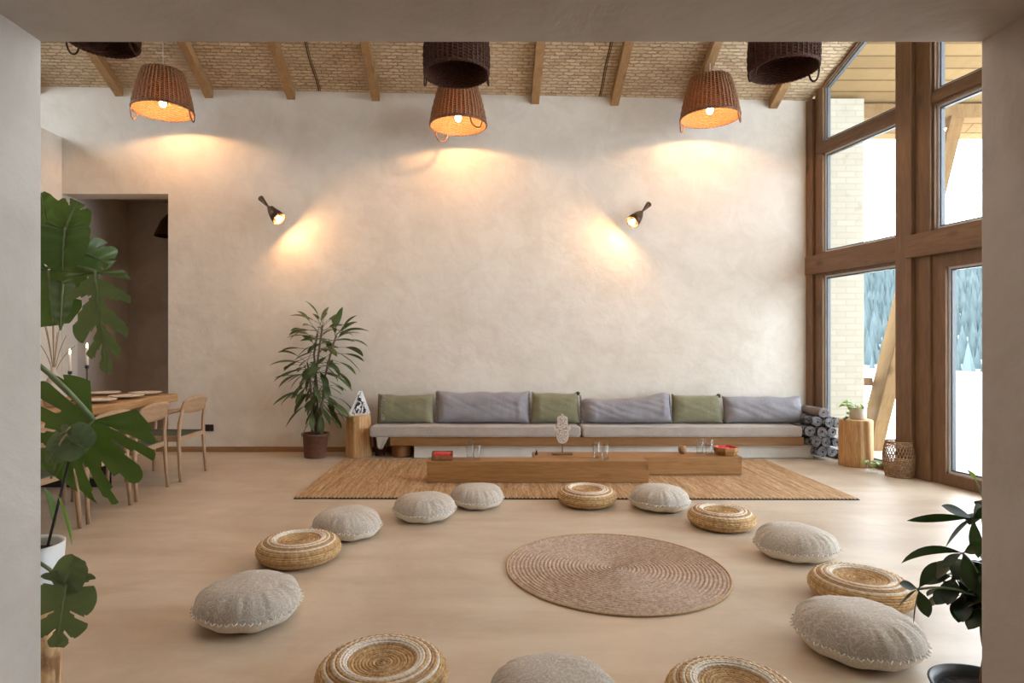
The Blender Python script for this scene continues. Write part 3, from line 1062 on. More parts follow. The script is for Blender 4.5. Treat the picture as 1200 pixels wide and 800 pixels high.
def cushion_meshes(seed, R=0.265, H=0.205):
    rnd = random.Random(seed)
    seam = 0.40 * H
    na, nr = 120, 26
    ph = [rnd.random() * 6.28 for _ in range(6)]

    def wr(t):
        return 0.5 * math.sin(17 * t + ph[0]) + 0.35 * math.sin(29 * t + ph[1]) + 0.35 * math.sin(41 * t + ph[2])

    def rim(t):
        return R * (1 + 0.010 * math.sin(2 * t + ph[3]) + 0.007 * math.sin(3 * t + ph[4]) + 0.006 * wr(t))

    def seamz(t):
        return seam + 0.006 * math.sin(2 * t + ph[5]) + 0.004 * math.sin(9 * t)
    top, bot = MB(), MB()
    for mb, mat, up in ((top, M_cush, True), (bot, M_cush_under, False)):
        vs, fs = [], []
        for j in range(nr + 1):
            q = j / nr
            for i in range(na):
                t = 2 * PI * i / na
                rr = R * q + (rim(t) - R) * q ** 3
                if up:
                    hgt = (H - seam) * (1 - q ** 3.0) ** 0.50
                    nn = mnoise.noise(Vector((rr * math.cos(t) * 5 + seed, rr * math.sin(t) * 5, 1)))
                    z = seamz(t) * q ** 3 + seam * (1 - q ** 3) + hgt + 0.012 * nn * (1 - q ** 6) + 0.020 * wr(t) * max(0, q - 0.62) * (1 - q ** 8) * 1.6
                else:
                    z = seamz(t) * q ** 1 + seam * (1 - q) - (seam - 0.002) * (1 - q ** 5) ** 0.55
                    if q > 0.5:
                        z += 0.004 * wr(t + 1) * (q - 0.5) * (1 - q)
                    z = max(z, 0.002)
                vs.append((rr * math.cos(t), rr * math.sin(t), z))
        for j in range(nr):
            for i in range(na):
                a = j * na + i; b_ = j * na + (i + 1) % na
                fs.append((a, b_, b_ + na, a + na))
        mb.add(vs, fs, mat)
    lace = MB()
    for i in range(46):
        t = 2 * PI * (i + 0.5) / 46
        r0 = rim(t)
        c, s_ = math.cos(t), math.sin(t)
        z0 = seamz(t)
        tang = Vector((-s_, c, 0))
        p = Vector((c * r0, s_ * r0, z0))
        out = Vector((c, s_, 0))
        pts = [p - tang * 0.013 - out * 0.004 + Vector((0, 0, 0.004)), p + out * 0.010 - Vector((0, 0, 0.006)), p + tang * 0.013 - out * 0.004 + Vector((0, 0, 0.004))]
        lace.tube(pts, 0.0032, M_lace, 6)
    return top, bot, lace


cushion_src = []
for sd in (3, 11):
    top, bot, lace = cushion_meshes(sd)
    cushion_src.append((top, bot, lace))


def make_cushion(k, name='floor_cushion'):
    root = thing(name, 'x', 'cushion')
    top, bot, lace = cushion_src[k]
    top.build('cover', root)
    bot.build('underside', root)['label'] = 'cream cotton underside'
    lace.build('lace_trim', root)['label'] = 'white looped lace trim'
    return root


def rest_on_rug(o, y, d, turn):
    o.rotation_euler = (0, 0, turn)
    if y + d * 0.40 > 5.53 and y < 5.53:        # lies half on the edge of the jute rug
        o.location.z = 0.0075
        o.rotation_euler = (Matrix.Rotation(0.036, 3, 'X') @ Matrix.Rotation(turn, 3, 'Z')).to_euler()


protos = [make_cushion(0), make_cushion(1)]
used = set()
G_C = 'grey linen cushions in the circle on the floor'
CUSH = [  # x, y, diameter, which, turn, tilt, label
    (-1.016, 4.50, 0.500, 0, 0.4, 'grey lace-edged floor cushion directly behind the striped straw pouf on the rug circle\'s left'),
    (-1.210, 3.13, 0.520, 1, 1.9, 'grey lace-edged floor cushion on the left side, in front of the striped straw pouf'),
    (0.255, 2.27, 0.500, 0, 2.7, 'grey cushion cut by the bottom edge, between two straw poufs'),
    (1.710, 2.80, 0.525, 1, 3.6, 'large grey cushion at lower right beside the dark leafy plant'),
    (2.070, 4.06, 0.505, 0, 4.4, 'grey cushion between two straw poufs on the window side'),
    (1.500, 5.24, 0.505, 1, 5.2, 'grey cushion at the jute rug edge between two straw poufs'),
    (-0.067, 5.33, 0.470, 0, 5.9, 'pale grey cushion overlapping the jute rug edge near the wooden block'),
    (-0.488, 4.95, 0.500, 1, 0.9, 'pale grey cushion second from the jute rug edge, left of the round rug'),
]
for x, y, d, k, turn, lab in CUSH:
    if k not in used:
        o = protos[k]; used.add(k)
    else:
        o = copy_tree(protos[k])
    s_ = d / 0.53
    o.location = (x, y, 0.0)
    rest_on_rug(o, y, d, turn)
    o.scale = (s_, s_, s_)
    tag(o, lab, 'cushion', G_C)
# the two at the rug sit on or off the rug edge: lift the one lying on it
# ---- straw poufs


def make_pouf():
    root = thing('straw_pouf', 'x', 'pouf')
    R, H = 0.27, 0.135
    # profile from bottom centre round the side to the recessed centre; arc-length parametrised
    ctrl = [(0.002, 0.004), (0.17, 0.004), (0.215, 0.010), (0.252, 0.034), (0.268, 0.065), (0.258, 0.097), (0.236, 0.117), (0.212, 0.128), (0.186, 0.134), (0.163, 0.135), (0.150, 0.131), (0.142, 0.123)]
    dense = []
    for i in range(len(ctrl) - 1):
        p0 = Vector(ctrl[max(i - 1, 0)]); p1 = Vector(ctrl[i]); p2 = Vector(ctrl[i + 1]); p3 = Vector(ctrl[min(i + 2, len(ctrl) - 1)])
        for k in range(14):
            t = k / 14
            q = 0.5 * ((2 * p1) + (-p0 + p2) * t + (2 * p0 - 5 * p1 + 4 * p2 - p3) * t * t + (-p0 + 3 * p1 - 3 * p2 + p3) * t ** 3)
            dense.append(q)
    dense.append(Vector(ctrl[-1]))
    arc = [0.0]
    for i in range(1, len(dense)):
        arc.append(arc[-1] + (dense[i] - dense[i - 1]).length)
    tot = arc[-1]

    def on(sv):
        for i in range(1, len(arc)):
            if arc[i] >= sv - 1e-9:
                f = (sv - arc[i - 1]) / max(1e-9, arc[i] - arc[i - 1])
                return dense[i - 1].lerp(dense[i], f), (dense[i] - dense[i - 1]).normalized()
        return dense[-1], (dense[-1] - dense[-2]).normalized()
    nb = 22
    cover = MB()
    # braid bands from below to the recess: s straw, t tan, w white
    order = 'sssssssss' + 'sstsw' + 'stw' + 's' + 'w' + 't' + 'ww'
    nb = 36
    cols = {'s': M_straw, 't': M_straw_dk, 'w': M_straw_wh}
    for bnd in range(nb):
        prof = []
        mp_, _d = on(tot * (bnd + 0.5) / nb)
        if mp_.y < 0.108: key = 't' if bnd % 4 == 1 else 's'
        elif mp_.x > 0.235: key = 's'
        elif mp_.x > 0.222: key = 'w'
        elif mp_.x > 0.205: key = 't'
        elif mp_.x > 0.190: key = 'w'
        elif mp_.x > 0.172: key = 's'
        else: key = 'w'
        for k in range(7):
            sv = tot * (bnd + k / 6) / nb
            p, d = on(sv)
            nrm = Vector((d.y, -d.x))
            hgt = 0.0042 * math.sin(PI * k / 6)
            q = p + nrm * hgt
            prof.append((max(0.001, q.x), max(0.001, q.y)))
        cover.lathe(prof, cols[key], 110, fn=lambda r, z, t, j, b_=bnd: (r + 0.0022 * math.sin(t * 70 + (j - 0.5) * 3) * math.sin(PI * j), z + 0.0016 * math.sin(t * 70 + (j - 0.5) * 3) * math.sin(PI * j)))
    cover.build('braided_cover', root)
    cen = MB()
    for bnd in range(10):
        prof = []
        for k in range(6):
            rr = 0.144 * (1 - (bnd + k / 5) / 10) + 0.0006
            zz = 0.114 + 0.009 * (rr / 0.144) ** 2 + 0.0045 * math.sin(PI * k / 5)
            prof.append((rr, zz))
        cen.lathe(prof, M_straw if bnd % 2 else M_straw_dk, 90, fn=lambda r, z, t, j: (r, z + 0.0016 * math.sin(t * 46 + (j - 0.5) * 3)))
    cen.build('centre_panel', root)['label'] = 'plain straw centre panel, slightly sunken'
    return root


pouf = make_pouf()
G_P = 'striped straw poufs in the circle on the floor'
POUFS = [
    (-1.214, 3.99, 0.545, 0.2, 'striped straw pouf on the left, behind the grey cushion in front of it'),
    (-0.413, 2.46, 0.540, 1.4, 'striped straw pouf at the bottom left, cut by the picture edge'),
    (0.940, 2.29, 0.520, 2.2, 'striped straw pouf at the bottom right, cut by the picture edge'),
    (2.065, 3.35, 0.530, 3.1, 'straw pouf behind the large grey cushion, partly under the dark plant'),
    (1.830, 4.72, 0.510, 4.0, 'straw pouf between two grey cushions, near the jute rug\'s window end'),
    (0.897, 5.37, 0.520, 5.0, 'straw pouf at the jute rug edge in front of the low wooden block'),
]
for i, (x, y, d, turn, lab) in enumerate(POUFS):
    o = pouf if i == 0 else copy_tree(pouf)
    s_ = d / 0.55
    o.location = (x, y, 0)
    rest_on_rug(o, y, d, turn)
    o.scale = (s_, s_, s_ * 1.05)
    tag(o, lab, 'pouf', G_P)

# ------------------------------------------------------------------ low wooden blocks
m = MB()
m.rbox((0, 0, 0.1115), (2.235, 0.235, 0.215), M_pine, 0.006, 3, cuts=(12, 3, 3), wob=0.0015)
o = m.build('wooden_block', None, (0.534, 6.14 + 0.118, 0.010))
tag(o, 'long low pine beam block in front, with two pairs of glasses on it', 'low table')
m = MB()
m.rbox((0, 0, 0.098), (2.22, 0.30, 0.190), M_pine, 0.006, 3, cuts=(12, 3, 3), wob=0.0015)
o = m.build('wooden_block', None, (1.635, 6.655, 0.015))
tag(o, 'low pine beam block behind, reaching further towards the windows', 'low table')
ZF, ZK = 0.23, 0.209       # tops of the front and back block


def tumbler(label, x, y, z, src=[None]):
    if src[0] is None:
        root = thing('drinking_glass', label, 'glass', (x, y, z), (0, 0, 0), 'tumblers on the wooden blocks')
        g = MB()
        g.lathe([(0.001, 0.002), (0.034, 0.002), (0.036, 0.008), (0.041, 0.170), (0.0385, 0.171), (0.034, 0.014), (0.001, 0.012)], M_tumbler, 32)
        g.build('tumbler_body', root)
        g = MB()
        g.lathe([(0.001, 0.015), (0.033, 0.016), (0.0365, 0.118), (0.001, 0.119)], M_tumbler, 28)
        g.build('water', root)['label'] = 'clear water filling most of the glass'
        src[0] = root
        return root
    c = copy_tree(src[0])
    c.location = (x, y, z)
    c['label'] = label
    return c


p = at(551, 537, 6.30); tumbler('taller-looking glass nearest the red box on the front block', p.x, 6.30, ZF + 0.001)
p = at(559, 537, 6.22); tumbler('glass in front of its twin beside the red box', p.x, 6.22, ZF + 0.001)
p = at(699, 537, 6.30); tumbler('left glass of the middle pair, near the carved hand', p.x, 6.30, ZF + 0.001)
p = at(709, 537, 6.21); tumbler('right glass of the middle pair, near the carved hand', p.x, 6.21, ZF + 0.001)
p = at(820, 531, 6.66); tumbler('left glass of the pair beside the red bowl', p.x, 6.66, ZK + 0.001)
p = at(830, 531, 6.62); tumbler('right glass of the pair, touching the red bowl', p.x, 6.60, ZK + 0.001)
# red box on the front block
p = at(518.5, 540, 6.24)
root = thing('incense_box', 'small red and green printed open box on the front wooden block', 'box', (p.x, 6.245, ZF + 0.001), (0, 0, 0.02))
m = MB()
bw, bd, bh, tk = 0.215, 0.13, 0.075, 0.006
m.rbox((0, 0, 0.004), (bw, bd, 0.008), M_carton, 0.001, 1)
for sx in (-1, 1):
    m.rbox((sx * (bw / 2 - tk / 2), 0, bh / 2), (tk, bd, bh), M_carton, 0.001, 1)
for sy in (-1, 1):
    m.rbox((0, sy * (bd / 2 - tk / 2), bh / 2 * (0.62 if sy < 0 else 1)), (bw, tk, bh * (0.62 if sy < 0 else 1)), M_carton, 0.001, 1)
m.build('carton', root)
m = MB(); m.rbox((0, 0, 0.042), (bw - 0.03, bd - 0.02, 0.052), M_red, 0.012, 2, cuts=(5, 4, 1), wob=0.006, wscale=18)
m.build('contents', root)['label'] = 'bright red contents'
# red bowl on the back block
p = at(851, 533, 6.62)
root = thing('octagonal_bowl', 'octagonal wooden bowl with red inside on the back block', 'bowl', (p.x, 6.63, ZK + 0.001), (0, 0, 0.39))
m = MB()
m.lathe([(0.001, 0.002), (0.105, 0.002), (0.128, 0.045), (0.128, 0.082), (0.116, 0.084)], M_pine, 8, smooth=False)
m.build('bowl_body', root)
m = MB(); m.lathe([(0.116, 0.084), (0.108, 0.05), (0.07, 0.036), (0.001, 0.036)], M_red, 8, smooth=False)
m.build('bowl_lining', root)['label'] = 'red glazed lining'
m = MB()
for a in (0.4, 2.1, 4.0):
    m.rbox((0.03 * math.cos(a), 0.03 * math.sin(a), 0.055), (0.055, 0.03, 0.04), M_red, 0.01, 2)
m.build('contents', root)
# small round pot
p = at(800, 531, 6.68)
root = thing('incense_burner', 'tiny round brown pot beside the glasses on the back block', 'pot', (p.x, 6.69, ZK + 0.001))
m = MB(); m.lathe([(0.001, 0.001), (0.026, 0.001), (0.044, 0.03), (0.046, 0.055), (0.034, 0.082), (0.030, 0.088), (0.026, 0.086), (0.030, 0.06), (0.001, 0.05)], M_rattan, 28)
m.build('pot_body', root)
# incense cone
p = at(620, 534, 6.6)
m = MB(); m.lathe([(0.016, 0.001), (0.014, 0.02), (0.006, 0.052), (0.001, 0.056)], M_bronze, 16, close=False)
tag(m.build('incense_cone', None, (0.56, 6.60, ZK + 0.001)), 'tiny dark incense cone at the end of the back block', 'incense')
# hamsa hand on a stand
p = at(659, 533, 6.63)
root = thing('hamsa_ornament', 'carved pale wooden hamsa hand standing on a small bar foot', 'ornament', (p.x, 6.63, ZK + 0.001), (0, 0, 0.06))
m = MB(); m.rbox((0, 0, 0.012), (0.215, 0.07, 0.022), M_board, 0.004, 2); m.build('foot', root)
m = MB(); m.tube([(0, 0, 0.022), (0, 0, 0.13)], 0.0055, M_bronze, 10); m.build('rod', root)
half = [(0.0, 0.445), (0.010, 0.438), (0.014, 0.418), (0.034, 0.415), (0.052, 0.405), (0.056, 0.385), (0.057, 0.310), (0.066, 0.304), (0.078, 0.322), (0.094, 0.318), (0.092, 0.285), (0.078, 0.262), (0.066, 0.250), (0.067, 0.200), (0.060, 0.160), (0.040, 0.132), (0.018, 0.122)]
poly = [(x, z) for x, z in half] + [(0.0, 0.120)] + [(-x, z) for x, z in reversed(half[1:])]
MR = Matrix.Rotation(PI / 2, 4, 'X')
m = MB(); m.prism(poly, -0.011, 0.011, M_hamsa_rim, MR)
cz = 0.28
inner = [(x * 0.8, cz + (z - cz) * 0.88) for x, z in poly]
m.prism(inner, 0.011, 0.015, M_hamsa, MR)
for zz, rr in ((0.335, 0.020), (0.235, 0.028), (0.18, 0.016), (0.385, 0.012)):
    m.tube([(rr * math.cos(t * PI / 10), -0.017, zz + rr * math.sin(t * PI / 10)) for t in range(21)], 0.0035, M_hamsa_rim, 6, caps=False)
m.build('hand', root)

# ------------------------------------------------------------------ bench
root = thing('bench', 'long low wooden bench board on a white rendered plinth', 'bench', (1.4, 7.7, 0))
m = MB(); m.rbox(((4.07 - 0.874) / 2 - 1.4, 0.061, 0.085), (4.944, 0.46, 0.165), M_plinth, 0.008, 3, cuts=(20, 3, 2), wob=0.002)
m.build('plinth', root)['label'] = 'white rendered plinth'
m = MB(); m.rbox(((3.90 - 1.157) / 2 - 1.4, 0.01, 0.222), (5.057, 0.52, 0.104), M_board, 0.006, 2, cuts=(12, 2, 1), wob=0.001)
m.build('seat_board', root)
m = MB()
m.lathe([(0.001, 0.002), (0.115, 0.002), (0.125, 0.02), (0.122, 0.15), (0.115, 0.168), (0.001, 0.168)], M_pine, 28,
        fn=lambda r, z, t, j: (r * (1 + 0.03 * math.sin(3 * t) + 0.02 * math.sin(7 * t)), z), M=Matrix.Translation((-1.18 - 1.4 + 0.13, 0.0, 0)))
m.build('log_foot', root)['label'] = 'round log slice foot'


def mattress(name, x0, x1, lab, seed, flap=False):
    root = thing(name, lab, 'seat pad', ((x0 + x1) / 2, 7.70, 0.276), (0, 0, 0), 'seat pads on the long bench')
    L_ = x1 - x0
    mb = MB()
    mb.rbox((0, 0, 0.0625), (L_, 0.53, 0.122), M_mattress, 0.028, 4, cuts=(70, 14, 3))
    rnd = random.Random(seed)
    sh = rnd.random() * 50
    for i, (x, y, z) in enumerate(mb.v):
        n_ = mnoise.noise(Vector((x * 2.2 + sh, y * 2, z * 6)))
        n2_ = mnoise.noise(Vector((x * 9 + sh, y * 5, z * 9)))
        dz = 0.010 * n_ * (z / 0.12) + 0.004 * n2_ * (z / 0.12)
        dy = -0.006 * mnoise.noise(Vector((x * 13 + sh, z * 10, 2))) if y < -0.2 else 0
        mb.v[i] = (x, y + dy, max(0.001, z + dz))
    mb.build('pad', root)
    mb = MB()
    for zz in (0.006, 0.118):
        mb.tube([(-L_ / 2 + 0.02 + (L_ - 0.04) * i / 60, -0.262 + 0.002 * math.sin(i), zz + 0.010 * mnoise.noise(Vector(((-L_ / 2 + 0.02 + (L_ - 0.04) * i / 60) * 2.2 + sh, -0.5, zz * 6))) * (zz / 0.12)) for i in range(61)], 0.0045, M_mattress, 6)
    mb.build('piping', root)
    if flap:
        mb = MB()
        vs, fs = [], []
        for j in range(9):
            for i in range(9):
                u, v_ = i / 8, j / 8
                wdt = 0.15 * (1 - 0.45 * v_)
                vs.append((-L_ / 2 + 0.11 + (u - 0.5) * wdt - 0.02 * v_ + 0.05, -0.268 - 0.010 * math.sin(u * 9) * v_, 0.0 - 0.15 * v_ * (0.75 + 0.25 * math.sin(u * PI))))
        for j in range(8):
            for i in range(8):
                a = j * 9 + i
                fs.append((a, a + 1, a + 10, a + 9))
        mb.add(vs, fs, M_mattress)
        o = mb.build('cover_flap', root)
        sm = o.modifiers.new('thickness', 'SOLIDIFY'); sm.thickness = 0.006
        o['label'] = 'loose cloth flap hanging at the end'
    return root


mattress('seat_pad', -1.41, 1.175, 'taupe seat pad on the bench end by the dracaena, with a hanging flap', 1, True)
mattress('seat_pad', 1.19, 3.88, 'taupe seat pad on the window half of the bench', 2)


def pillow(name, lab, cat, px0, px1, ytop, ybot, mat, thick, seed, Y=7.78, tilt=0.2, corner=0.02, grp=None, sag=0.0, round_=0.0, trap=0.0):
    x0, x1 = (px0 - CX) / FPX * Y, (px1 - CX) / FPX * Y
    W, H = x1 - x0, (ybot - ytop) / FPX * Y / math.cos(tilt) * 1.02
    zb = 0.404
    root = thing(name, lab, cat, ((x0 + x1) / 2, Y, zb), (-tilt, 0, 0), grp)
    mb = MB()
    nu, nv = max(24, int(W * 46)), 22
    rnd = random.Random(seed)
    sh = rnd.random() * 100
    grid = {}
    vs, fs = [], []
    for side in (-1, 1):
        for j in range(nv + 1):
            for i in range(nu + 1):
                edge = i in (0, nu) or j in (0, nv)
                if side == 1 and edge:
                    grid[(side, i, j)] = grid[(-1, i, j)]
                    continue
                u, v_ = i / nu * 2 - 1, j / nv * 2 - 1
                asp = W / H
                eu = max(0.0, 1 - ((1 - abs(u)) * asp / 0.75)) if (1 - abs(u)) * asp < 0.75 else 0.0
                prof_ = ((1 - eu ** 2.2) * (1 - abs(v_) ** 3.2)) ** 0.55
                pinch_u = 1 - 0.05 * (1 - abs(v_) ** 2) * (abs(u) ** 10) - 0.0
                x = u * W / 2 * (1 - 0.035 * (1 - v_ * v_) * abs(u) ** 6)
                z = H / 2 + v_ * H / 2 * (1 - 0.05 * (1 - abs(u) ** 3) + corner * abs(u) ** 12 * 2)
                wr_ = mnoise.noise(Vector((x * 5 + sh, z * 9, side))) * 0.5 + mnoise.noise(Vector((x * 22 + sh, z * 6, side * 3))) * 0.42 * (0.3 + abs(u) ** 3)
                wr_ += mnoise.noise(Vector((x * 9 + z * 20 + sh, z * 4, 7))) * 0.3
                y = side * (thick / 2) * prof_ * (1 + 0.26 * wr_)
                z = H / 2 + (z - H / 2) * (1 - round_ * abs(u) ** 9)
                x *= 1 + trap * (1 - v_) / 2 - trap * 0.4 * (1 + v_) / 2
                z += -sag * (1 - (u + 0.35) ** 2 * 1.2) * (v_ + 1) / 2 + 0.012 * mnoise.noise(Vector((x * 4 + sh, v_, 0))) * (v_ + 1)
                grid[(side, i, j)] = len(vs)
                vs.append((x, y, max(z, 0.0)))
        for j in range(nv):
            for i in range(nu):
                q = (grid[(side, i, j)], grid[(side, i + 1, j)], grid[(side, i + 1, j + 1)], grid[(side, i, j + 1)])
                fs.append(q if side > 0 else tuple(reversed(q)))
    mb.add(vs, fs, mat)
    mb.build('pillow_body', root)
    return root, W, H


GP = 'back pillows along the bench'
gp1, W, H = pillow('pillow', 'sage green pillow at the bench end by the dracaena, with patterned edge', 'pillow', 442, 508, 466, 499, M_green, 0.17, 1, 7.74, grp=GP)
m = MB(); m.rbox((-W / 2 + 0.075, -0.058, H * 0.51), (0.055, 0.035, H * 0.86), M_pattern, 0.012, 2, cuts=(2, 2, 8), wob=0.004)
m.build('edge_panel', gp1)['label'] = 'woven patterned edge panel'
m = MB(); m.tube([(-W / 2 + 0.012, -0.004, H * (0.01 + 0.98 * i / 12)) for i in range(13)], 0.010, M_green_dk, 8)
m.build('edge_braid', gp1)['label'] = 'dark braid along the edge'
b1, W, H = pillow('bolster', 'grey lilac bolster on the bench, left of the middle green pillow', 'bolster', 511, 621, 463, 499, M_bolster, 0.21, 2, 7.76, grp=GP)
for sx in (-1, 1):
    m = MB(); m.tube([(sx * (W / 2 - 0.002), 0, H * (0.02 + 0.98 * i / 12)) for i in range(13)], [0.009 + 0.004 * (i % 2) for i in range(13)], M_bolster, 8)
    m.build('edge_ruffle', b1)


def tassel(par, x, z, mat=None):
    mb = MB()
    mb.sphere((x, -0.01, z), 0.024, mat or M_green_dk, 12, 8, (1.2, 0.9, 0.9))
    for k in range(6):
        a = k * PI / 3
        mb.tube([(x, -0.01, z), (x + 0.02 * math.cos(a), -0.02 + 0.012 * math.sin(a), z - 0.03)], [0.007, 0.004], mat or M_green_dk, 6)
    mb.build('tassel', par)['label'] = 'dark corner tassel'


gp2, W, H = pillow('pillow', 'sage green pillow in the middle of the bench, behind the carved hand', 'pillow', 623, 679, 464, 499, M_green, 0.19, 3, 7.74, corner=0.05, grp=GP, trap=0.07)
tassel(gp2, W / 2 - 0.01, H - 0.01)
b2, W, H = pillow('bolster', 'plump grey lilac bolster between the two window-side green pillows', 'bolster', 681, 787, 466, 499, M_bolster, 0.27, 4, 7.72, sag=0.05, grp=GP, round_=0.30)
for sx in (-1, 1):
    m = MB(); m.tube([(sx * (W / 2 - 0.004), 0, H * (0.02 + 0.95 * i / 12)) for i in range(13)], [0.009 + 0.004 * (i % 2) for i in range(13)], M_bolster, 8)
    m.build('edge_ruffle', b2)
tassel(b2, W / 2 - 0.10, H - 0.005)
gp3, W, H = pillow('pillow', 'sage green pillow nearest the windows, between two grey bolsters', 'pillow', 788, 846, 467, 499, M_green, 0.18, 5, 7.75, corner=0.06, grp=GP, trap=0.08)
tassel(gp3, W / 2 - 0.02, H - 0.005)
b3_, W, H = pillow('bolster', 'blue grey bolster at the window end of the bench', 'bolster', 848, 941, 468, 499, M_bolster, 0.22, 6, 7.74, grp=GP)
tassel(b3_, -W / 2 + 0.01, 0.03)
m = MB(); m.rbox((W / 2 - 0.05, -0.035, H * 0.5), (0.06, 0.05, H * 0.9), M_bolster, 0.02, 2, cuts=(3, 2, 8), wob=0.006)
m.build('edge_hem', b3_)

# dark wooden stand under the bench end
p = fl(438, 533)
root = thing('wooden_pot_stand', 'dark tapered wooden vessel standing under the bench end beside the tree stump', 'vessel', (-1.325, 7.72, 0))
m = MB(); m.lathe([(0.001, 0.002), (0.055, 0.002), (0.058, 0.02), (0.072, 0.12), (0.088, 0.235), (0.082, 0.238), (0.066, 0.13), (0.001, 0.11)], M_dark_wicker, 28)
m.build('vessel_body', root)
m = MB(); m.lathe([(0.062, 0.004), (0.068, 0.012), (0.062, 0.022)], M_bronze, 24); m.build('foot_ring', root)


# ------------------------------------------------------------------ tree stump stools
def stump(name, lab, x, y, r, h, seed, cat='stump stool', flare=0.08, split=True):
    root = thing(name, lab, cat, (x, y, 0), (0, 0, 0.4 * seed))
    rnd = random.Random(seed)
    ph = [rnd.random() * 6.28 for _ in range(5)]

    def rad(t, q):
        a = 1 + 0.05 * math.sin(2 * t + ph[0]) + 0.045 * math.sin(3 * t + ph[1]) + 0.03 * math.sin(5 * t + ph[2]) + 0.02 * math.sin(9 * t + ph[3] + q * 0.6) + 0.022 * math.sin(14 * t + ph[4] + q)
        if split:
            d = abs(((t - 3.9 + PI) % (2 * PI)) - PI)
            a -= 0.07 * math.exp(-(d / 0.05) ** 2)
        return a * (1 + flare * (1 - q) ** 2)
    mb = MB()
    rows = [0.003, 0.02, 0.15, 0.3, 0.45, 0.6, 0.75, 0.9, 0.97, 1.0]
    prof = [(r * (0.97 if q < 0.01 or q == 1.0 else 1.0), h * q) for q in rows]
    mb.lathe(prof, M_stump if cat != 'birch log' else M_bark, 96, fn=lambda rr, z, t, j: (rr * rad(t, z / h) + 0.004 * mnoise.noise(Vector((math.cos(t) * 6, math.sin(t) * 6, z * 3))), z))
    mb.lathe([(r * 0.97, 0.003), (0.001, 0.003)], M_stump_top, 96, fn=lambda rr, z, t, j: (rr * (rad(t, 0) * (1 - j) + j), z))
    mb.build('trunk', root)
    mb = MB()
    mb.lathe([(r * 0.97, h), (r * 0.6, h + 0.002), (r * 0.3, h + 0.002), (0.001, h + 0.002)], M_stump_top, 96, fn=lambda rr, z, t, j: (rr * (rad(t, 1) * (1 - j) + j), z))
    mb.build('sawn_top', root)['label'] = 'pale sawn end grain'
    return root


p = fl(418, 536)
stump('tree_stump', 'honey-coloured tree stump stool at the bench end, beside the potted dracaena', p.x, 7.70, 0.155, 0.515, 3)
p1 = (1003.5 - CX) / FPX * 7.1
stump('tree_stump', 'tree stump stool in front of the window, carrying a small potted plant', p1, 7.1, 0.178, 0.535, 5, flare=0.03)

# triangular ornament on the left stump
x_ = at(421, 487, 7.70).x
root = thing('pyramid_ornament', 'white framed triangular ornament with silver black swirls on the tree stump', 'ornament', (x_ + 0.005, 7.70, 0.520), (0, 0, 0.38))
tri = [(-0.115, 0.0), (0.115, 0.0), (0.01, 0.285)]
m = MB()
for k in range(3):
    a_, b_ = Vector((tri[k][0], 0, tri[k][1])), Vector((tri[(k + 1) % 3][0], 0, tri[(k + 1) % 3][1]))
    d = (b_ - a_)
    Lk = d.length
    Mx = Matrix.Translation(a_ + Vector((0, 0, 0.008))) @ d.to_track_quat('X', 'Y').to_matrix().to_4x4()
    m.rbox((Lk / 2, 0, 0), (Lk, 0.045, 0.013), M_white, 0.003, 2, M=Mx)
m.build('frame', root)
m = MB()
m.prism([(x * 0.82, 0.018 + z * 0.86) for x, z in tri], -0.02, 0.02, M_marble, MR)
for k in range(5):
    zz = 0.035 + k * 0.042
    ww = 0.08 * (1 - zz / 0.3)
    m.tube([(ww * math.sin(t * 0.5 + k), -0.02 - 0.008 * math.cos(t), zz + 0.004 * t * math.cos(t)) for t in range(14)], 0.007, M_marble, 8)
m.build('swirl_panel', root)['label'] = 'silver and black swirling panel'

# ------------------------------------------------------------------ leaves


def blade(mb, base, d, L_, W_, mat, droop=1.0, petiole=0.0, seg=9, fold=0.25, roll=0.0, wexp=1.0, peak=0.5, pet_r=0.004):
    """a long leaf: optional stalk, then a blade that bends down"""
    base = Vector(base)
    d = Vector(d).normalized()
    p = base.copy()
    if petiole:
        pts = [p.copy()]
        for k in range(4):
            p = p + d * petiole / 4
            d = (d + Vector((0, 0, -0.05 * droop))).normalized()
            pts.append(p.copy())
        mb.tube(pts, pet_r, mat, 5, caps=False)
    vs, fs = [], []
    step = L_ / seg
    for k in range(seg + 1):
        t = k / seg
        side = d.cross(Vector((0, 0, 1)))
        if side.length < 0.05:
            side = Vector((math.cos(roll * 7), math.sin(roll * 7), 0))
        side = side.normalized()
        up = side.cross(d).normalized()
        side2 = side * math.cos(roll) + up * math.sin(roll)
        up2 = up * math.cos(roll) - side * math.sin(roll)
        tt = t ** (math.log(0.5) / math.log(peak)) if peak != 0.5 else t
        w_ = W_ / 2 * max(0.0, math.sin(PI * tt)) ** wexp
        if k == seg: w_ = 0.0005
        if k == 0: w_ = max(w_, W_ * 0.04)
        vs += [tuple(p - side2 * w_ + up2 * w_ * fold), tuple(p), tuple(p + side2 * w_ + up2 * w_ * fold)]
        p = p + d * step
        d = (d + Vector((0, 0, -droop / seg * (0.5 + t)))).normalized()
    for k in range(seg):
        a = 3 * k
        fs += [(a, a + 1, a + 4, a + 3), (a + 1, a + 2, a + 5, a + 4)]
    mb.add(vs, fs, mat)
    return p


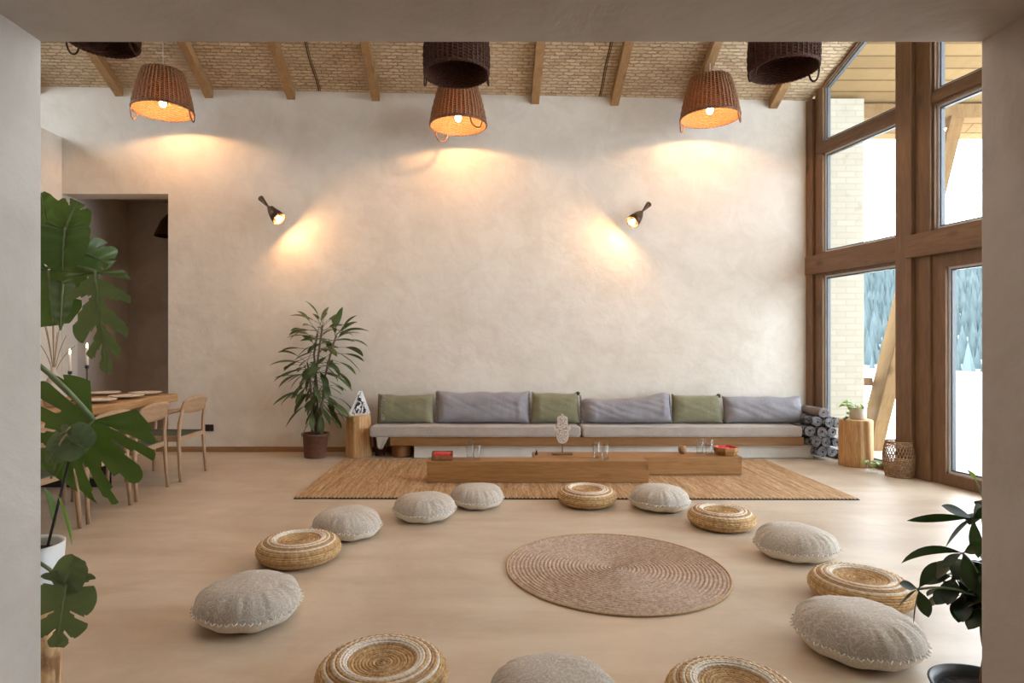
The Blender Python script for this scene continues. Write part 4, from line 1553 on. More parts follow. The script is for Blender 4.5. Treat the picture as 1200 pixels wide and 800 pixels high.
def monstera_leaf(mb, base, tipdir, normal, L_, mat, W_=None, slits=6, droop=0.5, seed=0, fold=0.18, pet_from=None, pet_r=0.006, slit_in=0.40, amax=158, gapw=1.0):
    """heart-shaped split leaf: veins fan off a midrib, slits open between them"""
    rnd = random.Random(seed)
    W_ = W_ or L_ * 0.9
    tipdir = Vector(tipdir).normalized()
    normal = Vector(normal)
    normal = (normal - tipdir * normal.dot(tipdir)).normalized()
    side = tipdir.cross(normal).normalized()
    nu, ns = 64, 10
    base = Vector(base)

    cents = [0.22 + (k + 0.5) * 0.66 / slits for k in range(slits)] if slits else []

    def lobe(u):
        if not cents:
            return 1.0
        edges = [cents[0] - 0.66 / slits] + cents + [cents[-1] + 0.66 / slits]
        for a_, b_ in zip(edges, edges[1:]):
            if a_ <= u <= b_:
                return 1 - 0.17 * abs(2 * (u - a_) / (b_ - a_) - 1) ** 2.6
        return 1.0

    def pt(u, s_, sg):
        um = max(0.0, (u - 0.30) / 0.70)
        ang = math.radians(amax - (amax - 8) * (u ** 0.85))
        ln = (W_ / 2) * (0.80 + 0.42 * math.sin(PI * min(1, u * 1.02)) - 0.70 * max(0, u - 0.62) / 0.38 * 0.80)
        ln *= lobe(u)
        mid = L_ * 0.985 * um
        x = mid + s_ * ln * math.cos(ang) * (0.72 if u < 0.5 else 0.9)
        y = s_ * ln * math.sin(ang)
        x = min(x, L_)
        q = x / L_
        curve = -droop * L_ * 0.5 * max(0, q) ** 2 - droop * 0.25 * L_ * (y / (W_ / 2)) ** 2
        h = curve + fold * abs(y) + 0.012 * L_ * math.sin(s_ * 5 + u * 40)
        return base + tipdir * x + side * (sg * y) + normal * h
    gaps = []
    for k in range(slits):
        c = 0.22 + (k + 0.5) * 0.66 / slits + rnd.uniform(-0.015, 0.015)
        gaps.append((c, gapw * rnd.uniform(0.028, 0.045), slit_in + rnd.uniform(-0.06, 0.12)))
    for sg in (-1, 1):
        vs, fs = [], []
        for i in range(nu + 1):
            for j in range(ns + 1):
                vs.append(tuple(pt(i / nu, j / ns, sg)))
        g2 = [(c + rnd.uniform(-0.02, 0.02), w_, s0 + rnd.uniform(-0.05, 0.1)) for c, w_, s0 in gaps]
        for i in range(nu):
            for j in range(ns):
                u, s_ = (i + 0.5) / nu, (j + 0.5) / ns
                if any(s_ > s0 and abs(u - c) < w_ * (0.25 + 0.75 * min(1, (s_ - s0) / (0.9 - min(s0, .8)))) * 0.62 for c, w_, s0 in g2):
                    continue
                a = i * (ns + 1) + j
                q = (a, a + 1, a + ns + 2, a + ns + 1)
                fs.append(q if sg > 0 else tuple(reversed(q)))
        mb.add(vs, fs, mat)
    # midrib
    mb.tube([pt(0.30 + 0.70 * k / 10, 0, 1) + normal * 0.003 for k in range(11)], [0.005 * (1 - 0.08 * k) for k in range(11)], M_stem, 6)
    if pet_from is not None:
        a_ = Vector(pet_from)
        b_ = base
        mid = (a_ + b_) / 2 + Vector((0, 0, 0.08 * (b_ - a_).length))
        pts = []
        for k in range(11):
            t = k / 10
            pts.append(a_ * (1 - t) ** 2 + mid * 2 * t * (1 - t) + b_ * t * t)
        mb.tube(pts, pet_r, M_stem, 8)


# ------------------------------------------------------------------ potted dracaena by the back wall
YD = 7.62
sD = YD / FPX
xp = at(369.5, 530, YD).x
root = thing('potted_dracaena', 'tall leafy dracaena in a brown slatted pot against the back wall', 'potted plant', (xp, YD, 0))
m = MB()
m.lathe([(0.001, 0.002), (0.128, 0.002), (0.134, 0.01), (0.150, 0.27), (0.168, 0.272), (0.170, 0.30), (0.158, 0.302), (0.146, 0.285), (0.14, 0.24)], M_pot_br, 40,
        fn=lambda r, z, t, j: (r + 0.0025 * math.cos(z * 190), z))
pot = m.build('pot', root)
m = MB(); m.lathe([(0.147, 0.275), (0.1, 0.283), (0.001, 0.286)], M_soil, 30); m.build('soil', pot)
rng = random.Random(12)
mS, mF = MB(), MB()


def dp(px, py, dy=0.0):
    q = at(px, py, YD + dy)
    return Vector((q.x - xp, dy, q.z))


canes = [  # base, knots, top
    [dp(370, 505), dp(367, 470), dp(371, 430, 0.03), dp(376, 395, 0.03), dp(378, 381, 0.02)],
    [dp(374, 505, -0.04), dp(377, 480, -0.05), dp(381, 440, -0.06), dp(389, 408, -0.07), dp(394, 393, -0.07)],
    [dp(366, 505, -0.02), dp(365, 470, -0.08), dp(363, 440, -0.10), dp(360, 425, -0.10)],
    [dp(372, 505, 0.04), dp(372, 460, 0.07), dp(368, 415, 0.08), dp(372, 390, 0.08)],
    [dp(372, 505, -0.06), dp(376, 475, -0.11), dp(384, 452, -0.13)],
]
for cpts in canes:
    pts = []
    for i in range(len(cpts) - 1):
        for k in range(5):
            pts.append(cpts[i].lerp(cpts[i + 1], k / 5))
    pts.append(cpts[-1])
    mS.tube(pts, [0.017 - 0.007 * i / len(pts) for i in range(len(pts))], M_cane, 8)
    npt = len(pts)
    for i in range(npt):
        f = i / npt
        if f < 0.30: continue
        for rep in range(2):
            a = (i * 3 + rep) * 2.399 + rng.uniform(-0.4, 0.4)
            el = -0.75 + 1.3 * (f - 0.3) / 0.7 + rng.uniform(-0.3, 0.3)
            if f > 0.93: el += 0.35
            d = Vector((math.cos(a) * math.cos(el), math.sin(a) * math.cos(el) * 0.75, math.sin(el)))
            ln = rng.uniform(0.23, 0.33) * (0.85 if f > 0.9 else 1.0)
            b_ = pts[i]
            if YD + b_.y + d.y * (ln + 0.1) > 7.93: d.y *= -0.5
            blade(mF, b_, d, ln, rng.uniform(0.066, 0.092), M_leaf_d, droop=rng.uniform(0.3, 1.2), petiole=rng.uniform(0.10, 0.20), roll=rng.uniform(-0.5, 0.5), pet_r=0.003, fold=0.22, wexp=0.8, peak=0.52)
# a few long arching leaves seen clear of the crown
for (px, py, dx, dz, ln) in ((376, 380, -0.9, 0.55, 0.40), (378, 378, -0.5, 0.95, 0.33), (394, 391, 0.95, 0.35, 0.46), (392, 392, 0.25, 1.0, 0.36), (393, 394, 0.8, 0.8, 0.33),
                             (384, 482, 0.75, -0.1, 0.46), (358, 426, -1.0, 0.25, 0.46), (360, 432, -1.0, -0.1, 0.46), (362, 452, -0.9, -0.35, 0.42), (390, 410, 0.8, -0.35, 0.5), (364, 470, -0.7, -0.5, 0.45)):
    blade(mF, dp(px, py, -0.05), (dx, -0.15, dz), ln * 0.75, 0.085, M_leaf_d, droop=0.7, petiole=0.10, roll=0.3, pet_r=0.003, wexp=0.8, peak=0.45)
mF.v = [(x, y if y < 0.15 else 0.15 + 0.18 * (1 - math.exp(-(y - 0.15) / 0.18)), z) for x, y, z in mF.v]
mS.build('stem', root)
mF.build('foliage', root)

# ------------------------------------------------------------------ blanket rolls by the window
roll_px = [(963.5, 531, 0), (975.5, 531, 0), (969, 519.5, 1), (956.5, 518, 0), (982, 519.5, 0), (950.5, 506.5, 0), (963.5, 507.5, 1), (976, 508, 0), (959, 495.5, 0), (971.5, 496, 0), (983, 497, 0), (966.5, 484.5, 2)]
labs = ['bottom blanket roll touching the white plinth', 'bottom blanket roll beside the tree stump', 'blanket roll resting in the notch between the two bottom rolls', 'blanket roll leaning over the plinth corner, with a clear spiral end', 'blanket roll against the tree stump, second from the floor',
        'blanket roll lying on the plinth top at the bench end', 'blanket roll in the middle of the pile', 'blanket roll with the large spiral end near the tree stump', 'upper blanket roll beside the bolster', 'upper blanket roll in the centre', 'upper blanket roll against the window', 'taupe rolled blanket on the very top of the pile']
YR = 7.40


def make_roll(mat):
    root = thing('rolled_blanket', 'x', 'blanket')
    mb = MB()
    r0, Lr = 0.0635, 0.38
    n = 130
    vs, fs = [], []
    turns = 3.6
    for side in (0, 1):
        for i in range(n + 1):
            t = i / n
            a = t * turns * 2 * PI
            r = 0.010 + (r0 - 0.010) * t
            w_ = 0.0035 * math.sin(a * 2.3)
            vs.append(((r + w_ * t) * math.cos(a), side * Lr + (0.006 * math.sin(a) if side == 0 else 0), (r + w_ * t) * math.sin(a)))
    for i in range(n):
        fs.append((i, i + 1, n + 2 + i, n + 1 + i))
    mb.add(vs, fs, mat)
    o = mb.build('blanket', root)
    sm = o.modifiers.new('thickness', 'SOLIDIFY'); sm.thickness = 0.0105; sm.offset = -1
    mb = MB()
    pts = [(vs[i][0], vs[i][1] - 0.002, vs[i][2]) for i in range(8, n + 1, 2)]
    mb.tube(pts, 0.0032, M_roll_pale, 6)
    mb.build('pale_edge', root)['label'] = 'pale edge of the rolled cloth'
    return root


roll_a, roll_b = make_roll(M_roll), None
for i, (px, py, kd) in enumerate(roll_px):
    if kd == 2:
        o = make_roll(M_roll_brown)
    else:
        o = roll_a if i == 0 else copy_tree(roll_a)
    q = at(px, py, YR)
    o.location = (q.x, YR + 0.012 * (i % 3), max(0.068, q.z + 0.012))
    o.rotation_euler = (0, i * 0.9, 0.10)
    tag(o, labs[i], 'blanket', 'rolled blankets piled by the window')

# ------------------------------------------------------------------ potted plant on the right stump
px_, py_ = (1004.5 - CX) / FPX * 7.1, 7.1
root = thing('potted_plant', 'small trailing plant in a sandy ceramic pot on the window stump', 'potted plant', (px_ + 0.01, py_, 0.539))
m = MB()
m.lathe([(0.001, 0.001), (0.080, 0.001), (0.086, 0.006), (0.088, 0.125), (0.084, 0.132), (0.078, 0.126), (0.076, 0.10)], M_cer, 36)
pot = m.build('pot', root)
m = MB(); m.lathe([(0.0775, 0.11), (0.001, 0.116)], M_soil, 24); m.build('soil', pot)
m = MB()
rng = random.Random(3)
for k in range(14):
    a = PI + rng.uniform(-1.3, 1.3) if k < 10 else rng.uniform(0, 6.28)
    d = Vector((math.cos(a), math.sin(a), rng.uniform(0.5, 1.5)))
    blade(m, (0.03 * math.cos(a), 0.03 * math.sin(a), 0.11), d, rng.uniform(0.055, 0.085), rng.uniform(0.045, 0.06), M_leaf_s, droop=1.6, petiole=rng.uniform(0.04, 0.12), roll=rng.uniform(-0.6, 0.6), pet_r=0.002, seg=7, wexp=0.75, peak=0.4)
tr_pts = [(-0.06, -0.03, 0.12), (-0.10, -0.04, 0.135), (-0.115, -0.04, 0.08), (-0.125, -0.035, 0.03), (-0.145, -0.03, 0.012)]
m.tube(tr_pts, 0.0025, M_leaf_s, 6)
for q in tr_pts[1:]:
    blade(m, q, (-0.6, -0.5, 0.2), 0.07, 0.05, M_leaf_s if q[2] > 0.05 else M_leaf_d, droop=1.2, petiole=0.015, pet_r=0.002, seg=7, wexp=0.75, peak=0.4)
m.build('foliage', root)

# woven basket lantern by the post
yb_ = 6.50
xb_ = (1054.5 - CX) / FPX * yb_
root = thing('rattan_lantern', 'openwork rattan basket lantern on the floor by the timber post', 'lantern', (xb_ - 0.01, yb_, 0))
m = MB()
NB, HB = 30, 0.365


def rprof(q):
    return 0.093 + 0.052 * math.sin(PI * (0.12 + 0.76 * q)) ** 0.7


for k in range(NB):
    for sgn in (-1, 1):
        pts = []
        for i in range(17):
            q = i / 16
            a = 2 * PI * k / NB + sgn * (q * 1.05)
            r = rprof(q) + sgn * 0.002
            pts.append((r * math.cos(a), r * math.sin(a), 0.006 + q * HB))
        m.tube(pts, 0.0038, M_rattan, 5, caps=False)
for i in range(21):
    q = i / 20
    if 0.55 < q < 0.88: continue
    r = rprof(q)
    m.tube([(r * math.cos(t * PI / 20), r * math.sin(t * PI / 20), 0.006 + q * HB + 0.003 * (-1) ** t) for t in range(41)], 0.0055, M_rattan, 6, caps=False)
m.build('woven_body', root)
for z in (0.008, 0.372):
    m = MB()
    r = rprof(0 if z < 0.1 else 1) + 0.002
    m.tube([(r * math.cos(t * PI / 24), r * math.sin(t * PI / 24), z) for t in range(49)], 0.0085, M_rattan, 8, caps=False)
    m.build('rim_ring', root)
m = MB(); m.lathe([(0.001, 0.004), (0.10, 0.004), (0.10, 0.012), (0.001, 0.012)], M_rattan, 30); m.build('base_disc', root)

# small plant in glass on the floor
q = at(1030, 557, 6.62)
root = thing('plant_in_glass', 'small light green plant cutting in a glass on the floor beside the rattan lantern', 'plant', (q.x - 0.03, 6.68, 0))
m = MB(); m.lathe([(0.001, 0.002), (0.05, 0.002), (0.062, 0.05), (0.058, 0.10), (0.045, 0.125), (0.042, 0.124), (0.055, 0.098), (0.058, 0.05), (0.001, 0.008)], M_tumbler, 28); m.build('glass_bowl', root)
m = MB()
rng = random.Random(21)
for k in range(9):
    a = k * 2.4
    blade(m, (0.015 * math.cos(a), 0.015 * math.sin(a), 0.06), (math.cos(a) * 0.75, math.sin(a) * 0.75, 1.4), 0.085, 0.055, M_leaf_s, droop=3.4, petiole=0.06, pet_r=0.002, seg=7, wexp=0.75, peak=0.4)
m.build('foliage', root)

# ------------------------------------------------------------------ dining table and chairs
TZ, TX1 = 0.82, -3.67
TX0, TY0, TY1 = -4.72, 3.95, 7.32
root = thing('dining_table', 'long thick wooden slab dining table on black metal legs', 'table', ((TX0 + TX1) / 2, (TY0 + TY1) / 2, 0))
m = MB()
m.rbox((0, 0, TZ - 0.045), (TX1 - TX0, TY1 - TY0, 0.09), M_ttop, 0.018, 3, cuts=(6, 24, 2), wob=0.010, wscale=2.2)
m.build('tabletop', root)
for yy in (6.03, 4.75):
    m = MB()
    y0 = yy - (TY0 + TY1) / 2
    for sx in (-1, 1):
        m.rbox((sx * 0.44, y0, (TZ - 0.10) / 2), (0.10, 0.06, TZ - 0.105), M_black, 0.004, 2)
    m.rbox((0, y0, 0.043), (0.88 + 0.10, 0.0601, 0.084), M_black, 0.004, 2)
    m.rbox((0, y0, TZ - 0.125), (0.88, 0.0599, 0.05), M_black, 0.004, 2)
    m.build('leg_frame', root)['label'] = 'black metal leg frame'


def make_chair():
    root = thing('dining_chair', 'x', 'chair')
    # local: back of the chair at x = 0, seat towards -x, origin on the floor under the back
    hw = 0.275
    for sy in (-1, 1):
        mb = MB(); mb.tube([(0.025, sy * (hw + 0.008), 0.001), (0.01, sy * hw, 0.25), (0.0, sy * (hw - 0.004), 0.46), (0.006, sy * (hw - 0.014), 0.60), (0.028, sy * (hw - 0.032), 0.735)], [0.0145, 0.018, 0.0215, 0.019, 0.016], M_oak, 12)
        mb.build('leg', root)
        mb = MB(); mb.tube([(-0.545, sy * (hw - 0.012), 0.001), (-0.535, sy * (hw - 0.018), 0.25), (-0.525, sy * (hw - 0.022), 0.46), (-0.515, sy * (hw - 0.018), 0.645)], [0.0145, 0.018, 0.0215, 0.017], M_oak, 12)
        mb.build('leg', root)
        mb = MB()
        pts = [(-0.545, sy * (hw - 0.018), 0.652), (-0.45, sy * (hw - 0.004), 0.660), (-0.30, sy * (hw + 0.004), 0.672), (-0.14, sy * (hw - 0.004), 0.695), (-0.02, sy * (hw - 0.025), 0.725), (0.024, sy * (hw - 0.05), 0.740)]
        mb.tube(pts, [0.019, 0.022, 0.021, 0.019, 0.018, 0.016], M_oak, 12)
        mb.build('armrest', root)
        mb = MB(); mb.rbox((-0.265, sy * (hw - 0.018), 0.438), (0.53, 0.026, 0.058), M_oak, 0.008, 2)
        mb.build('seat_rail', root)
    for xx in (-0.005, -0.525):
        mb = MB(); mb.rbox((xx, 0, 0.436), (0.026, 2 * hw - 0.04, 0.054), M_oak_y, 0.008, 2)
        mb.build('seat_rail', root)
    mb = MB()
    mb.rbox((-0.265, 0, 0.452), (0.545, 2 * hw - 0.055, 0.034), M_web, 0.012, 3, cuts=(18, 18, 1))
    for i, (x, y, z) in enumerate(mb.v):
        sagz = -0.012 * (1 - (y / hw) ** 2) * (1 - ((x + 0.265) / 0.27) ** 2)
        mb.v[i] = (x, y, z + max(-0.012, sagz) + 0.0015 * math.sin(y * 220))
    mb.build('seat', root)['label'] = 'dark green woven seat'
    mb = MB()
    nu, nv = 20, 6
    vs, fs = [], []
    for side in (0, 1):
        for j in range(nv + 1):
            for i in range(nu + 1):
                u, v_ = i / nu * 2 - 1, j / nv * 2 - 1
                y = u * 0.262
                x = 0.030 + 0.035 * (1 - u * u) + (0.009 if side else -0.009) + 0.018 * v_
                z = 0.765 + v_ * (0.088 - 0.035 * abs(u) ** 3) + 0.010 * (1 - u * u)
                vs.append((x, y, z))
    nn = (nu + 1) * (nv + 1)
    for side in (0, 1):
        for j in range(nv):
            for i in range(nu):
                a = side * nn + j * (nu + 1) + i
                fs.append((a, a + 1, a + nu + 2, a + nu + 1))
    for i in range(nu):
        fs.append((i, i + 1, nn + i + 1, nn + i)); e = nv * (nu + 1) + i
        fs.append((e, e + 1, nn + e + 1, nn + e))
    for j in range(nv):
        a = j * (nu + 1); fs.append((a, a + nu + 1, nn + a + nu + 1, nn + a)); a += nu
        fs.append((a, a + nu + 1, nn + a + nu + 1, nn + a))
    mb.add(vs, fs, M_oak_y)
    mb.build('backrest', root)
    return root


ch = make_chair()
for i, (y, x, rz, lab) in enumerate(((6.51, -3.13, 0.0, 'pale oak dining armchair nearest the back wall'), (5.725, -3.14, 0.03, 'pale oak dining armchair second from the back wall'),
                                     (5.045, -3.12, 0.0, 'pale oak dining armchair third from the back wall, mostly behind the big split leaf'), (4.375, -3.12, -0.02, 'pale oak dining armchair nearest the camera, cut off by the partition'))):
    o = ch if i == 0 else copy_tree(ch)
    o.location = (x, y, 0)
    o.rotation_euler = (0, 0, rz)
    tag(o, lab, 'chair', 'oak chairs along the dining table')

# plates
def plate_mesh():
    mb = MB()
    mb.lathe([(0.001, 0.002), (0.10, 0.002), (0.15, 0.012), (0.175, 0.022), (0.173, 0.026), (0.145, 0.017), (0.10, 0.009), (0.001, 0.009)], M_plate, 48)
    return mb


pl = plate_mesh().build('plate')
for i, (x, y, lab) in enumerate(((-4.40, 7.05, 'pale round plate at the far corner of the table by the doorway'), (-3.93, 7.06, 'pale round plate at the table end nearest the back wall'),
                                 (-3.89, 6.62, 'pale round plate in front of the chair nearest the back wall'), (-3.90, 6.15, 'pale round plate just above the big split leaf'))):
    o = pl if i == 0 else pl.copy()
    if i: C.objects.link(o)
    o.location = (x, y, TZ + 0.011)
    tag(o, lab, 'plate', 'plates laid on the dining table')

# candle holder and candles
yk = 6.2
c1, c2 = at(82, 437, yk), at(102, 430, yk)
cxm = (c1.x + c2.x) / 2
root = thing('candle_holder', 'black wire two-arm candle holder on the dining table', 'candle holder', (cxm, yk, TZ + 0.012))
hh = (c2.x - c1.x) / 2
zA, zB = c1.z - TZ - 0.012, c2.z - TZ - 0.012
m = MB()
pts = [(-hh, 0, zA)] + [(-hh, 0, 0.25), (-hh, 0, 0.22)]
for k in range(1, 12):
    a = PI + PI * k / 12
    pts.append((hh * math.cos(a), 0, 0.22 + 0.11 * math.sin(a)))
pts += [(hh, 0, 0.22), (hh, 0, zB)]
m.tube(pts, 0.006, M_black, 8)
m.tube([(0, 0, 0.112), (0, 0, 0.01)], 0.006, M_black, 8)
m.build('wire_arm', root)
m = MB(); m.lathe([(0.001, 0.001), (0.07, 0.001), (0.07, 0.010), (0.001, 0.012)], M_black, 32); m.build('base', root)
for sx, zz in ((-hh, zA), (hh, zB)):
    m = MB(); m.lathe([(0.001, -0.012), (0.018, -0.012), (0.019, 0.02), (0.0155, 0.02), (0.0155, 0.0), (0.001, 0.0)], M_black, 20, M=Matrix.Translation((sx, 0, zz)))
    m.build('candle_cup', root)
for sx, zz, lab in ((-hh, zA, 'lit white candle in the lower cup of the black holder'), (hh, zB, 'lit white candle in the higher cup of the black holder')):
    cr = thing('candle', lab, 'candle', (cxm + sx, yk, TZ + 0.012 + zz + 0.001), (0, 0, 0), 'lit candles on the dining table')
    m = MB(); m.lathe([(0.001, 0.0), (0.0145, 0.0), (0.0125, 0.185), (0.010, 0.190), (0.001, 0.187)], M_candle, 20); m.build('wax', cr)
    m = MB(); m.tube([(0, 0, 0.186), (0.001, 0, 0.20)], 0.0015, M_black, 6); m.build('wick', cr)
    m = MB(); m.lathe([(0.001, 0.192), (0.007, 0.202), (0.008, 0.212), (0.005, 0.228), (0.001, 0.245)], M_flame, 14); m.build('flame', cr)
# vase with dried flowers
yv = 5.75
q = at(63, 430, yv)
root = thing('flower_vase', 'pale slender vase with dried pink flowers on the dining table', 'vase', (q.x, yv, TZ + 0.012))
hz = q.z - TZ - 0.012
m = MB(); m.lathe([(0.001, 0.001), (0.075, 0.001), (0.085, 0.03), (0.088, 0.12), (0.066, hz * 0.62), (0.03, hz * 0.82), (0.024, hz * 0.92), (0.028, hz), (0.024, hz), (0.019, hz * 0.92), (0.03, hz * 0.75), (0.001, hz * 0.7)], M_cer, 32)
m.build('vase_body', root)
mS, mH = MB(), MB()
rng = random.Random(8)
for (dx, dz, dy) in ((-0.10, 0.50, 0.0), (0.02, 0.47, -0.04), (0.05, 0.45, 0.03), (-0.05, 0.46, 0.05), (0.12, 0.30, 0.0), (-0.15, 0.22, 0.02), (0.00, 0.52, 0.0), (-0.12, 0.56, -0.02), (0.18, 0.20, 0.03), (0.07, 0.33, -0.05)):
    a_ = Vector((0, 0, hz * 0.72)); b_ = Vector((dx, dy, hz + dz))
    mid = Vector((dx * 0.25, dy * 0.25, hz + dz * 0.45))
    pts = [a_ * (1 - t / 8) ** 2 + mid * 2 * (t / 8) * (1 - t / 8) + b_ * (t / 8) ** 2 for t in range(9)]
    mS.tube(pts, 0.0035, M_dry, 6)
    if dz > 0.42:
        for k in range(26):
            d = Vector((rng.uniform(-1, 1), rng.uniform(-1, 1), rng.uniform(-0.2, 1.6))).normalized()
            p0 = b_ + Vector((0, 0, rng.uniform(-0.07, 0.02)))
            blade(mH, p0, d, rng.uniform(0.05, 0.08), 0.016, M_dry_head, droop=0.3, seg=3)
mS.build('stem', root)
mH.build('flower_head', root)['label'] = 'dusty pink dried flower heads'

# socket on the back wall
q = at(244.5, 501, YB)
root = thing('wall_socket', 'small black double wall socket low on the back wall beside the chair', 'socket', (q.x, YB - 0.001, q.z))
m = MB(); m.rbox((0, -0.006, 0), (0.135, 0.012, 0.088), M_black, 0.006, 2); m.build('cover_plate', root)
for sx in (-1, 1):
    m = MB(); m.lathe([(0.024, 0.0), (0.024, 0.004), (0.020, 0.004), (0.019, 0.001), (0.001, 0.001)], M_bronze, 20, M=Matrix.Translation((sx * 0.034, -0.012, 0)) @ Matrix.Rotation(PI / 2, 4, 'X'))
    m.build('outlet', root)

# ------------------------------------------------------------------ pendant lamps


def weave_shade(mb, r_top, r_bot, h, mat, stakes=40, rows=34, amp=0.007, bulge=0.0):
    seg = stakes * 4
    nr = rows * 3
    vs, fs = [], []
    for j in range(nr + 1):
        q = j / nr
        r0 = r_top + (r_bot - r_top) * q + bulge * math.sin(PI * q)
        row = j // 3
        ridge = math.sin(PI * ((j % 3) + 0.5) / 3)
        for i in range(seg):
            t = 2 * PI * i / seg
            w_ = math.cos(t * stakes / 2 + (row % 2) * PI)
            rr = r0 + amp * w_ * (0.45 + 0.55 * ridge) + amp * 0.8 * ridge * 0.5
            vs.append((rr * math.cos(t), rr * math.sin(t), h * (1 - q)))
    for j in range(nr):
        for i in range(seg):
            a = j * seg + i; b_ = j * seg + (i + 1) % seg
            fs.append((a, b_, b_ + seg, a + seg))
    # flat woven crown
    c = len(vs)
    for k, (rr, zz) in enumerate(((r_top * 0.75, h * 1.0 + 0.004), (r_top * 0.4, h + 0.006), (0.012, h + 0.006))):
        for i in range(seg):
            t = 2 * PI * i / seg
            vs.append((rr * math.cos(t), rr * math.sin(t), zz + 0.003 * math.cos(t * stakes / 2 + k * PI)))
    prev = 0
    for k in range(3):
        for i in range(seg):
            a, a2 = prev + i, prev + (i + 1) % seg
            d, d2 = c + k * seg + i, c + k * seg + (i + 1) % seg
            fs.append((a, d, d2, a2))
        prev = c + k * seg
    mb.add(vs, fs, mat)


def make_lamp(lit, cord_len):
    root = thing('pendant_lamp', 'x', 'pendant lamp')
    if lit:
        rt, rb, h, mat, rim = 0.225, 0.338, 0.47, M_wicker, M_wicker_dk
    else:
        rt, rb, h, mat, rim = 0.290, 0.328, 0.52, M_dark_wicker, M_dark_wicker
    mb = MB(); weave_shade(mb, rt, rb, h, mat, bulge=0.012 if lit else 0.02)
    o = mb.build('basket_shade', root)
    sm = o.modifiers.new('thickness', 'SOLIDIFY'); sm.thickness = 0.008; sm.offset = -1
    mb = MB()
    ns_ = 42
    for k in range(ns_):
        a = 2 * PI * k / ns_
        pts = []
        for i in range(13):
            q = i / 12
            r_ = rt + (rb - rt) * q + (0.012 if lit else 0.02) * math.sin(PI * q) + 0.006 + 0.003 * (-1) ** (i + k)
            pts.append((r_ * math.cos(a), r_ * math.sin(a), h * (1 - q)))
        mb.tube(pts, 0.0085, M_wicker_st if lit else M_dark_wicker, 6)
    mb.build('upright_stakes', root)
    mb = MB()
    for k in range(2):
        mb.tube([((rb + 0.004) * math.cos(t * PI / 60), (rb + 0.004) * math.sin(t * PI / 60), 0.004 + 0.009 * math.sin(t * PI / 2 * 0.8 + k * PI)) for t in range(151)][:121] , 0.011, rim, 8, caps=False)
    mb.build('rim_braid', root)
    for sgn in (-1, 1):
        mb = MB()
        pts = []
        for k in range(13):
            a = PI * k / 12
            tang = 0.095 * math.cos(a)
            ang = tang / rb
            pts.append((sgn * (rb + 0.004) * math.cos(ang), (rb + 0.004) * math.sin(ang), -0.115 * math.sin(a) + 0.004))
        mb.tube(pts, 0.009, rim, 8)
        mb.build('handle', root)
    mb = MB(); mb.tube([(0, 0, h + 0.004), (0, 0, h + cord_len)], 0.004, M_lace if lit else M_black, 8); mb.build('cord', root)
    if lit:
        mb = MB(); mb.lathe([(0.001, h - 0.005), (0.022, h - 0.005), (0.024, 0.17), (0.020, 0.138), (0.001, 0.138)], M_bronze, 20); mb.build('lamp_socket', root)
        mb = MB(); mb.sphere((0, 0, 0.088), 0.036, M_bulb, 20, 14, (1, 1, 1.15)); mb.build('bulb', root)['label'] = 'glowing warm bulb'
    return root


LIT = [(191, 130, 7.40, 0.15, (0.02, 0.05), 'lit brown wicker pendant lamp over the dining side of the room'),
       (537, 147, 7.40, 2.3, (0.05, -0.03), 'lit brown wicker pendant lamp in the middle, below a dark basket lamp'),
       (832, 138, 7.40, 2.6, (0.04, -0.02), 'lit brown wicker pendant lamp nearest the windows'),
       (270, -118, 4.05, 1.1, (0, 0), 'lit wicker pendant lamp high over the striped pouf at left, above the lintel')]
DRK = [(121, 50, 6.3, 0.0, (0, 0), 'unlit dark wicker pendant lamp at the dining side, mostly hidden by the lintel'),
       (535, 87, 6.3, 0.0, (0, 0), 'unlit dark wicker pendant lamp hanging in the middle of the room'),
       (918, 82, 6.3, 0.0, (0, 0), 'unlit dark wicker pendant lamp nearest the windows')]
for lst, lit in ((LIT, True), (DRK, False)):
    for i, (px, py, Y, rz, tilt, lab) in enumerate(lst):
        q = at(px, py, Y)
        o = make_lamp(lit, zc(q.x, Y) - q.z - (0.47 if lit else 0.52) - 0.004) if i == 0 else None
        if i == 0:
            first = o
        else:
            o = first.copy(); C.objects.link(o)
            for c_ in first.children:
                if c_.name.startswith('cord'):
                    h = 0.47 if lit else 0.52
                    mb = MB(); mb.tube([(0, 0, h + 0.004), (0, 0, zc(q.x, Y) - q.z - 0.004)], 0.004, M_lace if lit else M_black, 8); mb.build('cord', o)
                else:
                    k = c_.copy(); C.objects.link(k); k.parent = o
        o.location = q
        o.rotation_euler = (0, 0, rz)
        tag(o, lab, 'pendant lamp', 'wicker basket pendant lamps')

# dark shade hanging in the corridor
q = at(199, 277, 8.95)
root = thing('pendant_lamp', 'dark conical pendant shade hanging in the corridor behind the doorway', 'pendant lamp', (q.x, 8.95, q.z))
m = MB(); m.lathe([(0.21, 0.0), (0.205, 0.02), (0.12, 0.22), (0.05, 0.31), (0.02, 0.33), (0.001, 0.33)], M_dark_wicker, 36); m.build('lamp_shade', root)
m = MB(); m.tube([(0, 0, 0.33), (0, 0, 3.598 - q.z)], 0.004, M_black, 8); m.build('cord', root)

